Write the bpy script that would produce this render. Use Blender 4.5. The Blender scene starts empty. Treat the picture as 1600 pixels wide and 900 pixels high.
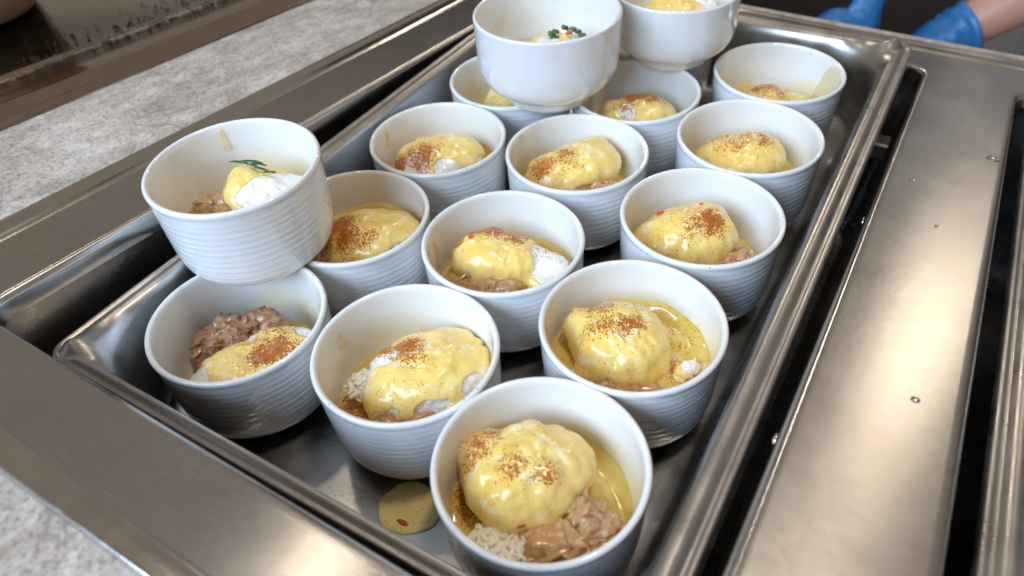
import bpy, math, random
import numpy as np
from mathutils import Matrix, Vector

# ------------------------------------------------------------------ camera, world, lamps, exposure
SC = bpy.context.scene
COL = SC.collection
random.seed(7)
U = 0.0465                       # radius of a ribbed bowl's rim in metres
CAM_H = 0.2327                   # lens height above the counter top

cam_d = bpy.data.cameras.new('camera')
cam = bpy.data.objects.new('camera', cam_d); COL.objects.link(cam)
cam_d.sensor_width = 36.0; cam_d.lens = 25.565
cam_d.clip_start = 0.01; cam_d.clip_end = 60
cam.matrix_world = Matrix(((0.8578696, -0.33393105, 0.39057625, 0.0),
                           (0.51384807, 0.55085445, -0.65766217, 0.0),
                           (0.00446315, 0.76488523, 0.64415111, CAM_H),
                           (0, 0, 0, 1)))
cam_d.dof.use_dof = True
cam_d.dof.focus_distance = 0.40
cam_d.dof.aperture_fstop = 7.0
SC.camera = cam

world = bpy.data.worlds.new('World'); SC.world = world
world.use_nodes = True
wbg = world.node_tree.nodes['Background']
wbg.inputs[0].default_value = (0.150, 0.128, 0.108, 1)
wbg.inputs[1].default_value = 1.6

def area_lamp(name, loc, target, size, power, colour, size_y=None, disk=False, spread=180):
    d = bpy.data.lights.new(name, 'AREA')
    d.energy = power; d.color = colour; d.size = size
    d.shape = 'DISK' if disk else 'RECTANGLE'
    if not disk: d.size_y = size_y or size
    d.spread = math.radians(spread)
    o = bpy.data.objects.new(name, d); COL.objects.link(o)
    o.location = loc
    o.rotation_euler = (Vector(target) - Vector(loc)).to_track_quat('-Z', 'Y').to_euler()
    return o

COOL = (0.53, 0.73, 1.0)
WARM = (1.0, 0.86, 0.68)
area_lamp('window_light', (-0.60, -1.60, 1.00), (-0.2, 0.3, 0.0), 1.9, 84, COOL, 1.1)
area_lamp('ceiling_lamp', (0.30, 2.35, 1.55), (0.0, 0.4, 0.0), 0.28, 2.3, WARM, disk=True)
area_lamp('ceiling_lamp', (-0.95, 2.45, 1.70), (-0.3, 0.4, 0.0), 0.22, 4.5, WARM, disk=True)
area_lamp('ceiling_lamp', (-0.98, 0.55, 1.70), (-0.2, 0.3, 0.0), 0.14, 1.3, WARM, disk=True)
area_lamp('ceiling_lamp', (0.12, 0.30, 1.80), (-0.1, 0.35, 0.0), 0.20, 9.0, WARM, disk=True)

SC.view_settings.view_transform = 'Standard'
SC.view_settings.look = 'None'
SC.view_settings.exposure = 0.0
SC.view_settings.gamma = 1.0
SC.view_settings.use_curve_mapping = False
SC.render.engine = 'CYCLES'
SC.cycles.use_denoising = True
SC.cycles.max_bounces = 10
SC.cycles.transmission_bounces = 8
SC.cycles.caustics_reflective = False
SC.cycles.caustics_refractive = False
SC.cycles.sample_clamp_indirect = 6.0

# ------------------------------------------------------------------ helpers
def tag(o, label=None, cat=None, group=None, kind=None):
    if label: o['label'] = label
    if cat: o['category'] = cat
    if group: o['group'] = group
    if kind: o['kind'] = kind
    return o

def mesh_obj(name, V, F, mat, parent=None, M=None, smooth=True, attrs=None, sharp=None):
    me = bpy.data.meshes.new(name)
    me.from_pydata([tuple(map(float, v)) for v in V], [], [tuple(map(int, f)) for f in F])
    if attrs:
        for k, a in attrs.items():
            at = me.attributes.new(k, 'FLOAT', 'POINT')
            at.data.foreach_set('value', np.asarray(a, dtype=np.float32))
    if smooth:
        me.polygons.foreach_set('use_smooth', [True] * len(me.polygons))
    me.update()
    if sharp is not None:
        me.set_sharp_from_angle(angle=math.radians(sharp))
    if mat: me.materials.append(mat)
    o = bpy.data.objects.new(name, me); COL.objects.link(o)
    if parent is not None: o.parent = parent
    if M is not None: o.matrix_world = M if parent is None else M
    return o

def empty(name, M=None):
    o = bpy.data.objects.new(name, None); COL.objects.link(o)
    o.empty_display_size = 0.02
    if M is not None: o.matrix_world = M
    return o

def lathe(profile, seg=96, wobble=None):
    pr = np.array(profile, float); n = len(pr)
    th = np.linspace(0, 2 * np.pi, seg, endpoint=False)
    V = np.zeros((n, seg, 3))
    V[:, :, 0] = pr[:, 0:1] * np.cos(th); V[:, :, 1] = pr[:, 0:1] * np.sin(th); V[:, :, 2] = pr[:, 1:2]
    if wobble is not None: V = wobble(V, th)
    F = []
    for i in range(n - 1):
        for j in range(seg):
            k = (j + 1) % seg
            F.append((i * seg + j, i * seg + k, (i + 1) * seg + k, (i + 1) * seg + j))
    V = V.reshape(-1, 3)
    F.append(tuple(range(seg))[::-1]) if pr[0, 0] > 1e-6 else None
    if pr[-1, 0] > 1e-6: F.append(tuple((n - 1) * seg + j for j in range(seg)))
    return V, F

def rrect(x0, x1, y0, y1, r, n=8):
    pts = []
    for cx, cy, a0 in ((x1 - r, y0 + r, -90), (x1 - r, y1 - r, 0), (x0 + r, y1 - r, 90), (x0 + r, y0 + r, 180)):
        for i in range(n + 1):
            a = math.radians(a0 + 90 * i / n)
            pts.append((cx + r * math.cos(a), cy + r * math.sin(a)))
    return pts

def loft(rings, close_last=False, close_first=False):
    n = len(rings[0]); V = [p for r in rings for p in r]; F = []
    for i in range(len(rings) - 1):
        for j in range(n):
            k = (j + 1) % n
            F.append((i * n + j, i * n + k, (i + 1) * n + k, (i + 1) * n + j))
    if close_last: F.append(tuple((len(rings) - 1) * n + j for j in range(n)))
    if close_first: F.append(tuple(j for j in range(n))[::-1])
    return V, F

def box(x0, x1, y0, y1, z0, z1):
    V = [(x, y, z) for z in (z0, z1) for y in (y0, y1) for x in (x0, x1)]
    F = [(0, 2, 3, 1), (4, 5, 7, 6), (0, 1, 5, 4), (2, 6, 7, 3), (1, 3, 7, 5), (0, 4, 6, 2)]
    return V, F

def join(parts):
    V, F, n = [], [], 0
    for v, f in parts:
        V += [tuple(p) for p in v]; F += [tuple(i + n for i in q) for q in f]; n += len(v)
    return V, F

# gradient noise in numpy
_rng = np.random.RandomState(11)
_perm = np.concatenate([_rng.permutation(256)] * 3)
_grad = _rng.normal(size=(256, 3)); _grad /= np.linalg.norm(_grad, axis=1)[:, None]
def noise(P, seed=0):
    P = np.asarray(P, float) + np.array([seed * 17.31, seed * 5.77, seed * 9.13])
    i = np.floor(P).astype(int); f = P - i
    w = f * f * f * (f * (f * 6 - 15) + 10)
    out = 0
    for dx in (0, 1):
        for dy in (0, 1):
            for dz in (0, 1):
                h = _perm[(_perm[(_perm[(i[:, 0] + dx) & 255] + i[:, 1] + dy) & 255] + i[:, 2] + dz) & 255]
                g = _grad[h]
                d = (g * (f - np.array([dx, dy, dz]))).sum(1)
                ww = (w[:, 0] if dx else 1 - w[:, 0]) * (w[:, 1] if dy else 1 - w[:, 1]) * (w[:, 2] if dz else 1 - w[:, 2])
                out = out + d * ww
    return out * 1.6
def fbm(P, seed=0, oct=3):
    a, s, o = 1.0, 0.0, 0.0
    P = np.asarray(P, float)
    for k in range(oct):
        o = o + a * noise(P * 2 ** k, seed + k); s += a; a *= 0.5
    return o / s
def sstep(a, b, x):
    t = np.clip((x - a) / (b - a), 0, 1); return t * t * (3 - 2 * t)

_ico = {}
def ico(sub):
    if sub not in _ico:
        import bmesh
        bm = bmesh.new(); bmesh.ops.create_icosphere(bm, subdivisions=sub, radius=1.0)
        _ico[sub] = (np.array([v.co[:] for v in bm.verts]), [tuple(v.index for v in f.verts) for f in bm.faces])
        bm.free()
    return _ico[sub]

# ------------------------------------------------------------------ materials
def mat_new(name):
    m = bpy.data.materials.new(name); m.use_nodes = True
    nt = m.node_tree; b = nt.nodes['Principled BSDF']
    return m, nt, b
def N(nt, t, **kw):
    n = nt.nodes.new(t)
    for k, v in kw.items():
        if k.startswith('i_'):
            key = k[2:]
            n.inputs[int(key) if key.isdigit() else key.replace('_', ' ')].default_value = v
        else: setattr(n, k, v)
    return n
def ramp(nt, fac, stops):
    r = nt.nodes.new('ShaderNodeValToRGB')
    els = r.color_ramp.elements
    while len(els) < len(stops): els.new(0.5)
    for e, (p, c) in zip(els, stops):
        e.position = p; e.color = c if len(c) == 4 else (*c, 1)
    nt.links.new(fac, r.inputs[0]); return r.outputs[0]
def mixc(nt, fac, a, b, mode='MIX'):
    n = nt.nodes.new('ShaderNodeMix'); n.data_type = 'RGBA'; n.blend_type = mode
    for s, v in ((0, fac), (6, a), (7, b)):
        if hasattr(v, 'is_linked') or hasattr(v, 'links'): nt.links.new(v, n.inputs[s])
        elif s == 0: n.inputs[0].default_value = v
        else: n.inputs[s].default_value = (*v, 1) if len(v) == 3 else v
    return n.outputs[2]
def math_n(nt, op, a, b=None, clamp=False):
    n = nt.nodes.new('ShaderNodeMath'); n.operation = op; n.use_clamp = clamp
    for s, v in ((0, a), (1, b)):
        if v is None: continue
        if hasattr(v, 'links'): nt.links.new(v, n.inputs[s])
        else: n.inputs[s].default_value = v
    return n.outputs[0]
def coords(nt, scale=(1, 1, 1), kind='Object', rot=(0, 0, 0)):
    tc = nt.nodes.new('ShaderNodeTexCoord'); mp = nt.nodes.new('ShaderNodeMapping')
    mp.inputs['Scale'].default_value = scale; mp.inputs['Rotation'].default_value = rot
    nt.links.new(tc.outputs[kind], mp.inputs[0]); return mp.outputs[0]
def noise_n(nt, vec, scale, detail=3, rough=0.55, dist=0.0):
    n = nt.nodes.new('ShaderNodeTexNoise')
    n.inputs['Scale'].default_value = scale; n.inputs['Detail'].default_value = detail
    n.inputs['Roughness'].default_value = rough; n.inputs['Distortion'].default_value = dist
    nt.links.new(vec, n.inputs['Vector']); return n.outputs[0]
def bump(nt, b, height, strength, dist):
    n = nt.nodes.new('ShaderNodeBump'); n.inputs['Strength'].default_value = strength
    n.inputs['Distance'].default_value = dist
    nt.links.new(height, n.inputs['Height']); nt.links.new(n.outputs[0], b.inputs['Normal']); return n

def steel(name, base=(0.60, 0.575, 0.54), rough=(0.16, 0.34), brush=None, aniso=0.0, tangent=(1, 0, 0), bstr=0.05, smudge=40, spots=True):
    m, nt, b = mat_new(name)
    b.inputs['Metallic'].default_value = 1.0
    v = coords(nt)
    sm = noise_n(nt, v, smudge, 3, 0.5, 0.4)
    fine = noise_n(nt, v, smudge * 9, 3, 0.6)
    mix = math_n(nt, 'ADD', math_n(nt, 'MULTIPLY', sm, 0.7), math_n(nt, 'MULTIPLY', fine, 0.3))
    mr = N(nt, 'ShaderNodeMapRange', i_1=0.30, i_2=0.70, i_3=rough[0], i_4=rough[1]); nt.links.new(mix, mr.inputs[0])
    nt.links.new(mr.outputs[0], b.inputs['Roughness'])
    col = mixc(nt, mix, tuple(c * 0.86 for c in base), tuple(min(1, c * 1.1) for c in base))
    if spots:      # dried smears
        sme = noise_n(nt, v, 95, 2, 0.5, 1.2)
        k = N(nt, 'ShaderNodeMapRange', interpolation_type='SMOOTHSTEP', i_1=0.60, i_2=0.70); nt.links.new(sme, k.inputs[0])
        col = mixc(nt, math_n(nt, 'MULTIPLY', k.outputs[0], 0.03), col, (0.75, 0.72, 0.68))
    nt.links.new(col, b.inputs['Base Color'])
    if brush:
        bv = coords(nt, brush)
        h = noise_n(nt, bv, 1.0, 4, 0.65)
        gr_ = N(nt, 'ShaderNodeMapRange', i_1=0.3, i_2=0.7, i_3=0.84, i_4=1.10); nt.links.new(h, gr_.inputs[0])
        nt.links.new(mixc(nt, 1.0, col, gr_.outputs[0], 'MULTIPLY'), b.inputs['Base Color'])
        bump(nt, b, h, bstr, 0.0006)
    else:
        bump(nt, b, noise_n(nt, v, 160, 4, 0.6), bstr, 0.0006)
    if aniso:
        b.inputs['Anisotropic'].default_value = aniso
        t = N(nt, 'ShaderNodeCombineXYZ'); 
        for i in range(3): t.inputs[i].default_value = tangent[i]
        nt.links.new(t.outputs[0], b.inputs['Tangent'])
    return m

M_TOP = steel('brushed_steel', rough=(0.21, 0.26), brush=(45, 3000, 45), aniso=0.85, tangent=(0, 1, 0), bstr=0.03, smudge=26)
M_PAN = steel('pan_steel', base=(0.56, 0.545, 0.525), rough=(0.25, 0.42), bstr=0.05, smudge=60)
M_WELL = steel('well_steel', base=(0.42, 0.40, 0.38), rough=(0.2, 0.36), bstr=0.05, smudge=30)
M_TRIM = steel('trim_steel', base=(0.64, 0.615, 0.58), rough=(0.14, 0.25), bstr=0.03, smudge=40, spots=False)
M_PLATE = steel('wet_steel', base=(0.44, 0.37, 0.30), rough=(0.10, 0.2), bstr=0.10, smudge=45, spots=False)

def m_ceramic(name, base, tint):
    m, nt, b = mat_new(name)
    v = coords(nt)
    n = noise_n(nt, v, 55, 3)
    col = mixc(nt, n, base, tint)
    oi = N(nt, 'ShaderNodeObjectInfo'); off = N(nt, 'ShaderNodeVectorMath', operation='ADD'); nt.links.new(v, off.inputs[0])
    cmb = N(nt, 'ShaderNodeCombineXYZ'); nt.links.new(oi.outputs['Random'], cmb.inputs[0]); nt.links.new(oi.outputs['Random'], cmb.inputs[2]); nt.links.new(cmb.outputs[0], off.inputs[1])
    vv = off.outputs[0]
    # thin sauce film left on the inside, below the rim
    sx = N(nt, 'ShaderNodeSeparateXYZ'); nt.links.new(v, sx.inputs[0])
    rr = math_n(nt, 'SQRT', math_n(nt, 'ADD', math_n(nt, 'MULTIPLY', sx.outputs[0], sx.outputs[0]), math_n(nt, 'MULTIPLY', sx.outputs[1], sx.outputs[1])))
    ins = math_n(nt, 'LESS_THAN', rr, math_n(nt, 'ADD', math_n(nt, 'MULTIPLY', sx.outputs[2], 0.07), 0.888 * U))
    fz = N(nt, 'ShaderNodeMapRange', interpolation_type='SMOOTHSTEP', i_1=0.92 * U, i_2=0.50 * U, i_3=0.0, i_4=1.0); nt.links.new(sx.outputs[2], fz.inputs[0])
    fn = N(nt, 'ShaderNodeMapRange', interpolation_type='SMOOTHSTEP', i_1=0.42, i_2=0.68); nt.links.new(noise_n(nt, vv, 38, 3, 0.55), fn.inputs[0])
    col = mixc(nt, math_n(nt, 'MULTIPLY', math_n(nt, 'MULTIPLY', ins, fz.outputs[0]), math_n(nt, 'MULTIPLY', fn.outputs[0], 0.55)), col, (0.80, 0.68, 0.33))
    # stray paprika specks
    vo = N(nt, 'ShaderNodeTexVoronoi', i_Scale=330.0); nt.links.new(vv, vo.inputs['Vector'])
    up_ = math_n(nt, 'GREATER_THAN', sx.outputs[2], 1.06 * U)
    kp = math_n(nt, 'GREATER_THAN', noise_n(nt, vv, 95, 2), 0.61)
    sp = math_n(nt, 'MULTIPLY', math_n(nt, 'MULTIPLY', math_n(nt, 'LESS_THAN', vo.outputs['Distance'], 0.16), kp), math_n(nt, 'MULTIPLY', up_, 0.7))
    col = mixc(nt, sp, col, (0.22, 0.09, 0.04))
    nt.links.new(col, b.inputs['Base Color'])
    b.inputs['Roughness'].default_value = 0.10
    b.inputs['IOR'].default_value = 1.52
    b.inputs['Coat Weight'].default_value = 0.5; b.inputs['Coat Roughness'].default_value = 0.03
    b.inputs['Subsurface Weight'].default_value = 0.08
    b.inputs['Subsurface Radius'].default_value = (1, 0.8, 0.6); b.inputs['Subsurface Scale'].default_value = 0.002
    bump(nt, b, noise_n(nt, v, 240, 2), 0.04, 0.0008)
    return m
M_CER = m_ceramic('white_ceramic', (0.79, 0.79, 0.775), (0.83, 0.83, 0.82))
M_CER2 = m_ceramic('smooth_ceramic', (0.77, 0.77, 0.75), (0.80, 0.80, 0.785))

def paprika(nt, col, v, dust=1.0):
    at = N(nt, 'ShaderNodeAttribute', attribute_name='pap'); p = at.outputs['Fac']
    cl = noise_n(nt, v, 300, 4, 0.75)                       # small clots
    gr = noise_n(nt, v, 850, 2, 0.75)                      # grains
    vo = N(nt, 'ShaderNodeTexVoronoi', i_Scale=760.0); nt.links.new(v, vo.inputs['Vector'])
    dm = N(nt, 'ShaderNodeMapRange', interpolation_type='SMOOTHSTEP', i_1=0.30, i_2=1.25); nt.links.new(math_n(nt, 'ADD', math_n(nt, 'MULTIPLY', p, 0.9), math_n(nt, 'MULTIPLY', math_n(nt, 'SUBTRACT', cl, 0.5), 0.5)), dm.inputs[0])
    col = mixc(nt, math_n(nt, 'MULTIPLY', dm.outputs[0], 0.34), col, (0.66, 0.23, 0.03))
    # clots
    s = math_n(nt, 'ADD', math_n(nt, 'MULTIPLY', p, 0.52), math_n(nt, 'MULTIPLY', cl, 0.62))
    s = math_n(nt, 'ADD', s, math_n(nt, 'MULTIPLY', gr, 0.85))
    mr = N(nt, 'ShaderNodeMapRange', interpolation_type='SMOOTHSTEP', i_1=1.03, i_2=1.11); nt.links.new(s, mr.inputs[0])
    pc = mixc(nt, gr, (0.60, 0.165, 0.012), (0.26, 0.048, 0.005))
    col = mixc(nt, math_n(nt, 'MULTIPLY', mr.outputs[0], 0.9), col, pc)
    # single dark specks, more where the powder lies
    thr = math_n(nt, 'ADD', math_n(nt, 'MULTIPLY', p, 0.22), 0.05)
    keep = math_n(nt, 'GREATER_THAN', math_n(nt, 'ADD', math_n(nt, 'MULTIPLY', p, 0.30), noise_n(nt, v, 420, 1)), 0.64)
    sp = math_n(nt, 'MULTIPLY', math_n(nt, 'LESS_THAN', vo.outputs['Distance'], math_n(nt, 'ADD', thr, 0.14)), keep)
    return mixc(nt, math_n(nt, 'MULTIPLY', sp, 0.8 * dust), col, (0.34, 0.08, 0.01))

def m_food(name, a, b_, scale, rough, sss, sss_scale, pap=False, coat=0.5, bs=0.1, bscale=300, third=None, dist=0.3):
    m, nt, b = mat_new(name)
    v = coords(nt)
    n = noise_n(nt, v, scale, 4, 0.6, dist)
    mr = N(nt, 'ShaderNodeMapRange', i_1=0.3, i_2=0.7); nt.links.new(n, mr.inputs[0])
    col = mixc(nt, mr.outputs[0], a, b_)
    if third:
        n3 = noise_n(nt, v, scale * 2.3, 3, 0.6)
        r3 = N(nt, 'ShaderNodeMapRange', i_1=0.55, i_2=0.72); nt.links.new(n3, r3.inputs[0])
        col = mixc(nt, r3.outputs[0], col, third)
    if pap: col = paprika(nt, col, v)
    nt.links.new(col, b.inputs['Base Color'])
    b.inputs['Roughness'].default_value = rough
    b.inputs['Subsurface Weight'].default_value = sss
    b.inputs['Subsurface Radius'].default_value = (1.0, 0.55, 0.25)
    b.inputs['Subsurface Scale'].default_value = sss_scale
    b.inputs['Coat Weight'].default_value = coat; b.inputs['Coat Roughness'].default_value = 0.08
    bump(nt, b, noise_n(nt, v, bscale, 4, 0.6), bs, 0.001)
    return m
M_SAUCE = m_food('hollandaise', (0.93, 0.745, 0.30), (0.90, 0.585, 0.105), 45, 0.26, 0.18, 0.002, pap=True, coat=0.35, third=(0.93, 0.87, 0.64), bs=0.04, bscale=200)
M_EGG = m_food('egg_white', (0.84, 0.82, 0.76), (0.88, 0.87, 0.84), 60, 0.26, 0.3, 0.003, pap=True, bs=0.12, bscale=330)
M_POOL = m_food('thin_sauce', (0.68, 0.46, 0.085), (0.82, 0.63, 0.20), 50, 0.12, 0.15, 0.002, pap=True, coat=0.8, bs=0.15, bscale=240)
M_SPILL = m_food('spilled_sauce', (0.86, 0.66, 0.20), (0.92, 0.76, 0.32), 60, 0.15, 0.0, 0.001, pap=True, coat=0.6, bs=0.05)
M_SMEAR = m_food('sauce_film', (0.88, 0.67, 0.20), (0.92, 0.76, 0.34), 120, 0.15, 0.1, 0.001, coat=0.6, bs=0.05)
M_SMEAR.node_tree.nodes['Principled BSDF'].inputs['Alpha'].default_value = 0.38
M_MEAT = m_food('cooked_meat', (0.54, 0.28, 0.115), (0.62, 0.41, 0.18), 130, 0.27, 0.2, 0.002, coat=0.7, bs=0.5, bscale=520, third=(0.40, 0.13, 0.075))
M_MEATP = m_food('pale_meat', (0.60, 0.375, 0.175), (0.50, 0.235, 0.11), 100, 0.25, 0.2, 0.002, coat=0.8, bs=0.45, bscale=480, third=(0.70, 0.54, 0.28))
M_MEATD = m_food('dark_meat', (0.33, 0.135, 0.06), (0.45, 0.255, 0.12), 110, 0.3, 0.2, 0.002, coat=0.6, bs=0.5, bscale=520, third=(0.10, 0.035, 0.03))
M_RICE = m_food('rice', (0.95, 0.92, 0.84), (0.96, 0.94, 0.89), 200, 0.25, 0.0, 0.002, coat=0.5, bs=0.05)
M_CHIVE = m_food('green_herb', (0.022, 0.085, 0.012), (0.05, 0.15, 0.022), 300, 0.3, 0.1, 0.001, coat=0.4, bs=0.3)
M_RED = m_food('red_pepper', (0.62, 0.05, 0.015), (0.70, 0.12, 0.02), 300, 0.2, 0.2, 0.001, coat=0.7, bs=0.1)
M_SPECK = m_food('paprika_grain', (0.16, 0.035, 0.01), (0.05, 0.02, 0.01), 900, 0.6, 0.0, 0.001, coat=0.0, bs=0.1)

def m_water():
    m, nt, b = mat_new('water')
    b.inputs['Base Color'].default_value = (1, 1, 1, 1)
    b.inputs['Transmission Weight'].default_value = 1.0; b.inputs['IOR'].default_value = 1.33
    v = coords(nt); n = noise_n(nt, v, 300, 1)
    mr = N(nt, 'ShaderNodeMapRange', i_3=0.0, i_4=0.03); nt.links.new(n, mr.inputs[0]); nt.links.new(mr.outputs[0], b.inputs['Roughness'])
    return m
M_WATER = m_water()

def m_stone():
    m, nt, b = mat_new('stone_laminate')
    v = coords(nt, (1, 1, 1), rot=(0, 0, 0.22)); vs = coords(nt, (1.45, 0.85, 1), rot=(0, 0, 0.5))
    big = noise_n(nt, vs, 17, 6, 0.62, 0.8)
    mid = noise_n(nt, vs, 52, 8, 0.78, 0.7)
    fine = noise_n(nt, v, 420, 4, 0.7)
    base = ramp(nt, big, [(0.32, (0.24, 0.20, 0.165)), (0.48, (0.47, 0.415, 0.355)), (0.66, (0.70, 0.65, 0.585))])
    f2 = ramp(nt, mid, [(0.32, (0.24, 0.205, 0.175)), (0.48, (0.54, 0.485, 0.42)), (0.64, (0.84, 0.79, 0.72))])
    c = mixc(nt, 0.58, base, f2)
    f3 = ramp(nt, fine, [(0.34, (0.36, 0.335, 0.31)), (0.50, (0.97, 0.95, 0.95)), (0.8, (1, 1, 1))])
    c = mixc(nt, 0.75, c, f3, 'MULTIPLY')
    dv = N(nt, 'ShaderNodeVectorMath', operation='ADD'); nt.links.new(v, dv.inputs[0])
    nz = N(nt, 'ShaderNodeTexNoise'); nz.inputs['Scale'].default_value = 34; nz.inputs['Detail'].default_value = 5; nt.links.new(v, nz.inputs['Vector'])
    sc_ = N(nt, 'ShaderNodeVectorMath', operation='SCALE'); sc_.inputs['Scale'].default_value = 0.035
    nt.links.new(nz.outputs['Color'], sc_.inputs[0]); nt.links.new(sc_.outputs[0], dv.inputs[1])
    vo = N(nt, 'ShaderNodeTexVoronoi', feature='DISTANCE_TO_EDGE', i_Scale=17.0); nt.links.new(dv.outputs[0], vo.inputs['Vector'])
    crack = N(nt, 'ShaderNodeMapRange', i_1=0.0, i_2=0.03, i_3=1.0, i_4=0.0); nt.links.new(vo.outputs['Distance'], crack.inputs[0])
    sel = N(nt, 'ShaderNodeMapRange', i_1=0.50, i_2=0.60); nt.links.new(noise_n(nt, v, 11, 2), sel.inputs[0])
    c = mixc(nt, math_n(nt, 'MULTIPLY', math_n(nt, 'MULTIPLY', crack.outputs[0], sel.outputs[0]), 0.6), c, (0.20, 0.18, 0.165))
    nt.links.new(c, b.inputs['Base Color'])
    b.inputs['Roughness'].default_value = 0.42
    bump(nt, b, mid, 0.12, 0.001)
    return m
M_STONE = m_stone()

def m_plain(name, a, b_, scale, rough, stretch=(1, 1, 1), bs=0.1, metallic=0.0):
    m, nt, b = mat_new(name)
    v = coords(nt, stretch)
    n = noise_n(nt, v, scale, 5, 0.6, 0.3)
    nt.links.new(mixc(nt, n, a, b_), b.inputs['Base Color'])
    b.inputs['Roughness'].default_value = rough; b.inputs['Metallic'].default_value = metallic
    bump(nt, b, n, bs, 0.002)
    return m
M_EDGE = m_plain('laminate_edge', (0.62, 0.52, 0.43), (0.78, 0.69, 0.60), 260, 0.5)
M_FLOOR = m_plain('kitchen_floor', (0.05, 0.038, 0.030), (0.085, 0.065, 0.05), 9, 0.5)
M_DARK = m_plain('dark_panel', (0.028, 0.019, 0.014), (0.045, 0.030, 0.022), 12, 0.5, (1, 1, 0.2))
M_GLOVE = m_plain('blue_nitrile', (0.010, 0.10, 0.30), (0.035, 0.21, 0.48), 75, 0.36, (1, 1, 0.5), bs=1.0)
M_SKIN = m_plain('skin', (0.50, 0.24, 0.16), (0.60, 0.32, 0.22), 40, 0.45, bs=0.1)
M_CLOTH = m_plain('grey_cloth', (0.20, 0.185, 0.17), (0.28, 0.26, 0.24), 500, 0.85)
M_WOOD = m_plain('pale_wood', (0.44, 0.28, 0.15), (0.66, 0.48, 0.29), 30, 0.5, (1, 1, 5), bs=0.25)

# ------------------------------------------------------------------ the pan's frame (the pan has slipped into the well and tilts)
PW = np.array([[0.99971209, -0.00766643, -0.02273678],
               [0.00574061, 0.99648389, -0.08358774],
               [0.02329765, 0.08343316, 0.996241]])
PO = np.array([0.00596, 0.02192, -0.02853])
PANM = Matrix([[*PW[i], PO[i]] for i in range(3)] + [[0, 0, 0, 1]])

# ------------------------------------------------------------------ counter and steam table
WX0, WX1, WY0, WY1 = -0.350, -0.0025, 0.0920, 0.634      # opening of the well with the bowls
CX0, CX1, CY0, CY1 = -0.394, 0.0300, 0.0558, 0.668        # steel plate cell around it
TX0, TY0, TY1 = -0.416, 0.0435, 0.690                     # outer edge of the steel top
TX1 = 0.86

parts = [box(-0.528, TX0 + 0.006, -0.5, 0.708, -0.040, -0.003),
         box(TX0 + 0.006, 1.0, -0.5, TY0 + 0.006, -0.040, -0.003),
         box(TX0 + 0.006, 1.0, TY1 - 0.006, 0.708, -0.040, -0.003)]
V, F = join(parts)
ct = mesh_obj('countertop', V, F, M_STONE, smooth=False); tag(ct, kind='structure')
V, F = box(-0.527, 1.0, 0.7082, 0.7100, -0.040, -0.0035)
eb = mesh_obj('edge_band', V, F, M_EDGE, parent=ct, smooth=False)

st = empty('steam_table', Matrix.Translation((-0.18, 0.36, 0)))
tag(st, 'stainless steel steam table top with two sunken wells set in the stone counter', 'steam table')
def steam_part(name, V, F, m, **k):
    V = np.array(V, float) - np.array([-0.18, 0.36, 0])
    o = mesh_obj(name, V, F, m, **k); o.parent = st; return o

def cell(cx0, cx1, cy0, cy1, x0, x1, y0, y1):
    rings = [[(x, y, 0.0) for x, y in rrect(cx0, cx1, cy0, cy1, 0.0004)]]
    def R(g, z, r): rings.append([(x, y, z) for x, y in rrect(x0 - g, x1 + g, y0 - g, y1 + g, r)])
    R(0.006, 0.0, 0.019); R(0.0042, 0.0, 0.017)
    for a in (20, 45, 70, 90):
        t = math.radians(a); R(0.004 - 0.004 * math.sin(t), -0.004 + 0.004 * math.cos(t), 0.017 - 0.004 * math.sin(t))
    R(0.0, -0.013, 0.013)
    return rings
wells = [((CX0, CX1, CY0, CY1), (WX0, WX1, WY0, WY1)),
         ((CX1, 0.842, CY0, CY1), (0.0625, 0.42, WY0, 0.622))]
for ci, (cc, ww) in enumerate(wells):
    V, F = loft(cell(*cc, *ww))
    steam_part('top_plate', V, F, M_TOP, sharp=35)
    rings = []
    for z, g, r in ((-0.013, 0.0, 0.013), (-0.0136, 0.0025, 0.014), (-0.020, 0.003, 0.016), (-0.032, 0.001, 0.018), (-0.06, -0.002, 0.02), (-0.135, -0.006, 0.03), (-0.148, -0.012, 0.03), (-0.15, -0.025, 0.03)):
        rings.append([(x, y, z) for x, y in rrect(ww[0] - g, ww[1] + g, ww[2] - g, ww[3] + g, r)])
    V, F = loft(rings, close_last=True)
    steam_part('well', V, F, M_WELL, sharp=50)
# rolled trim with two beads round the outside of the top
prof = [(0.0, -0.0028), (0.0004, -0.0014), (0.0016, 0.0002), (0.0032, 0.0011), (0.0050, 0.0012), (0.0068, 0.0006), (0.0095, -0.0001), (0.0135, -0.0001),
        (0.0160, 0.0006), (0.0178, 0.0015), (0.0192, 0.0016), (0.0206, 0.0009), (0.0216, 0.0001), (0.0222, -0.0002)]
rings = []
for w, z in prof:
    rings.append([(x, y, z if y > TY0 + 0.05 else (z * 0.25 if z > -0.001 else z)) for x, y in rrect(TX0 + w, TX1 - w, TY0 + w * 0.56, TY1 - w, max(0.0005, 0.024 - w))])
V, F = loft(rings)
steam_part('rolled_trim', V, F, M_TRIM)
# rivets in the divider's side
for y, z in ((0.2196, -0.009), (0.405, -0.010)):
    V, F = lathe([(0.0, 0.0016), (0.0016, 0.0014), (0.0028, 0.0008), (0.0033, 0.0)], 20)
    V = [(WX1 - v[2] - 0.0003, y + v[0], z + v[1]) for v in V]
    steam_part('rivet', V, F, M_TRIM)

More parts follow.
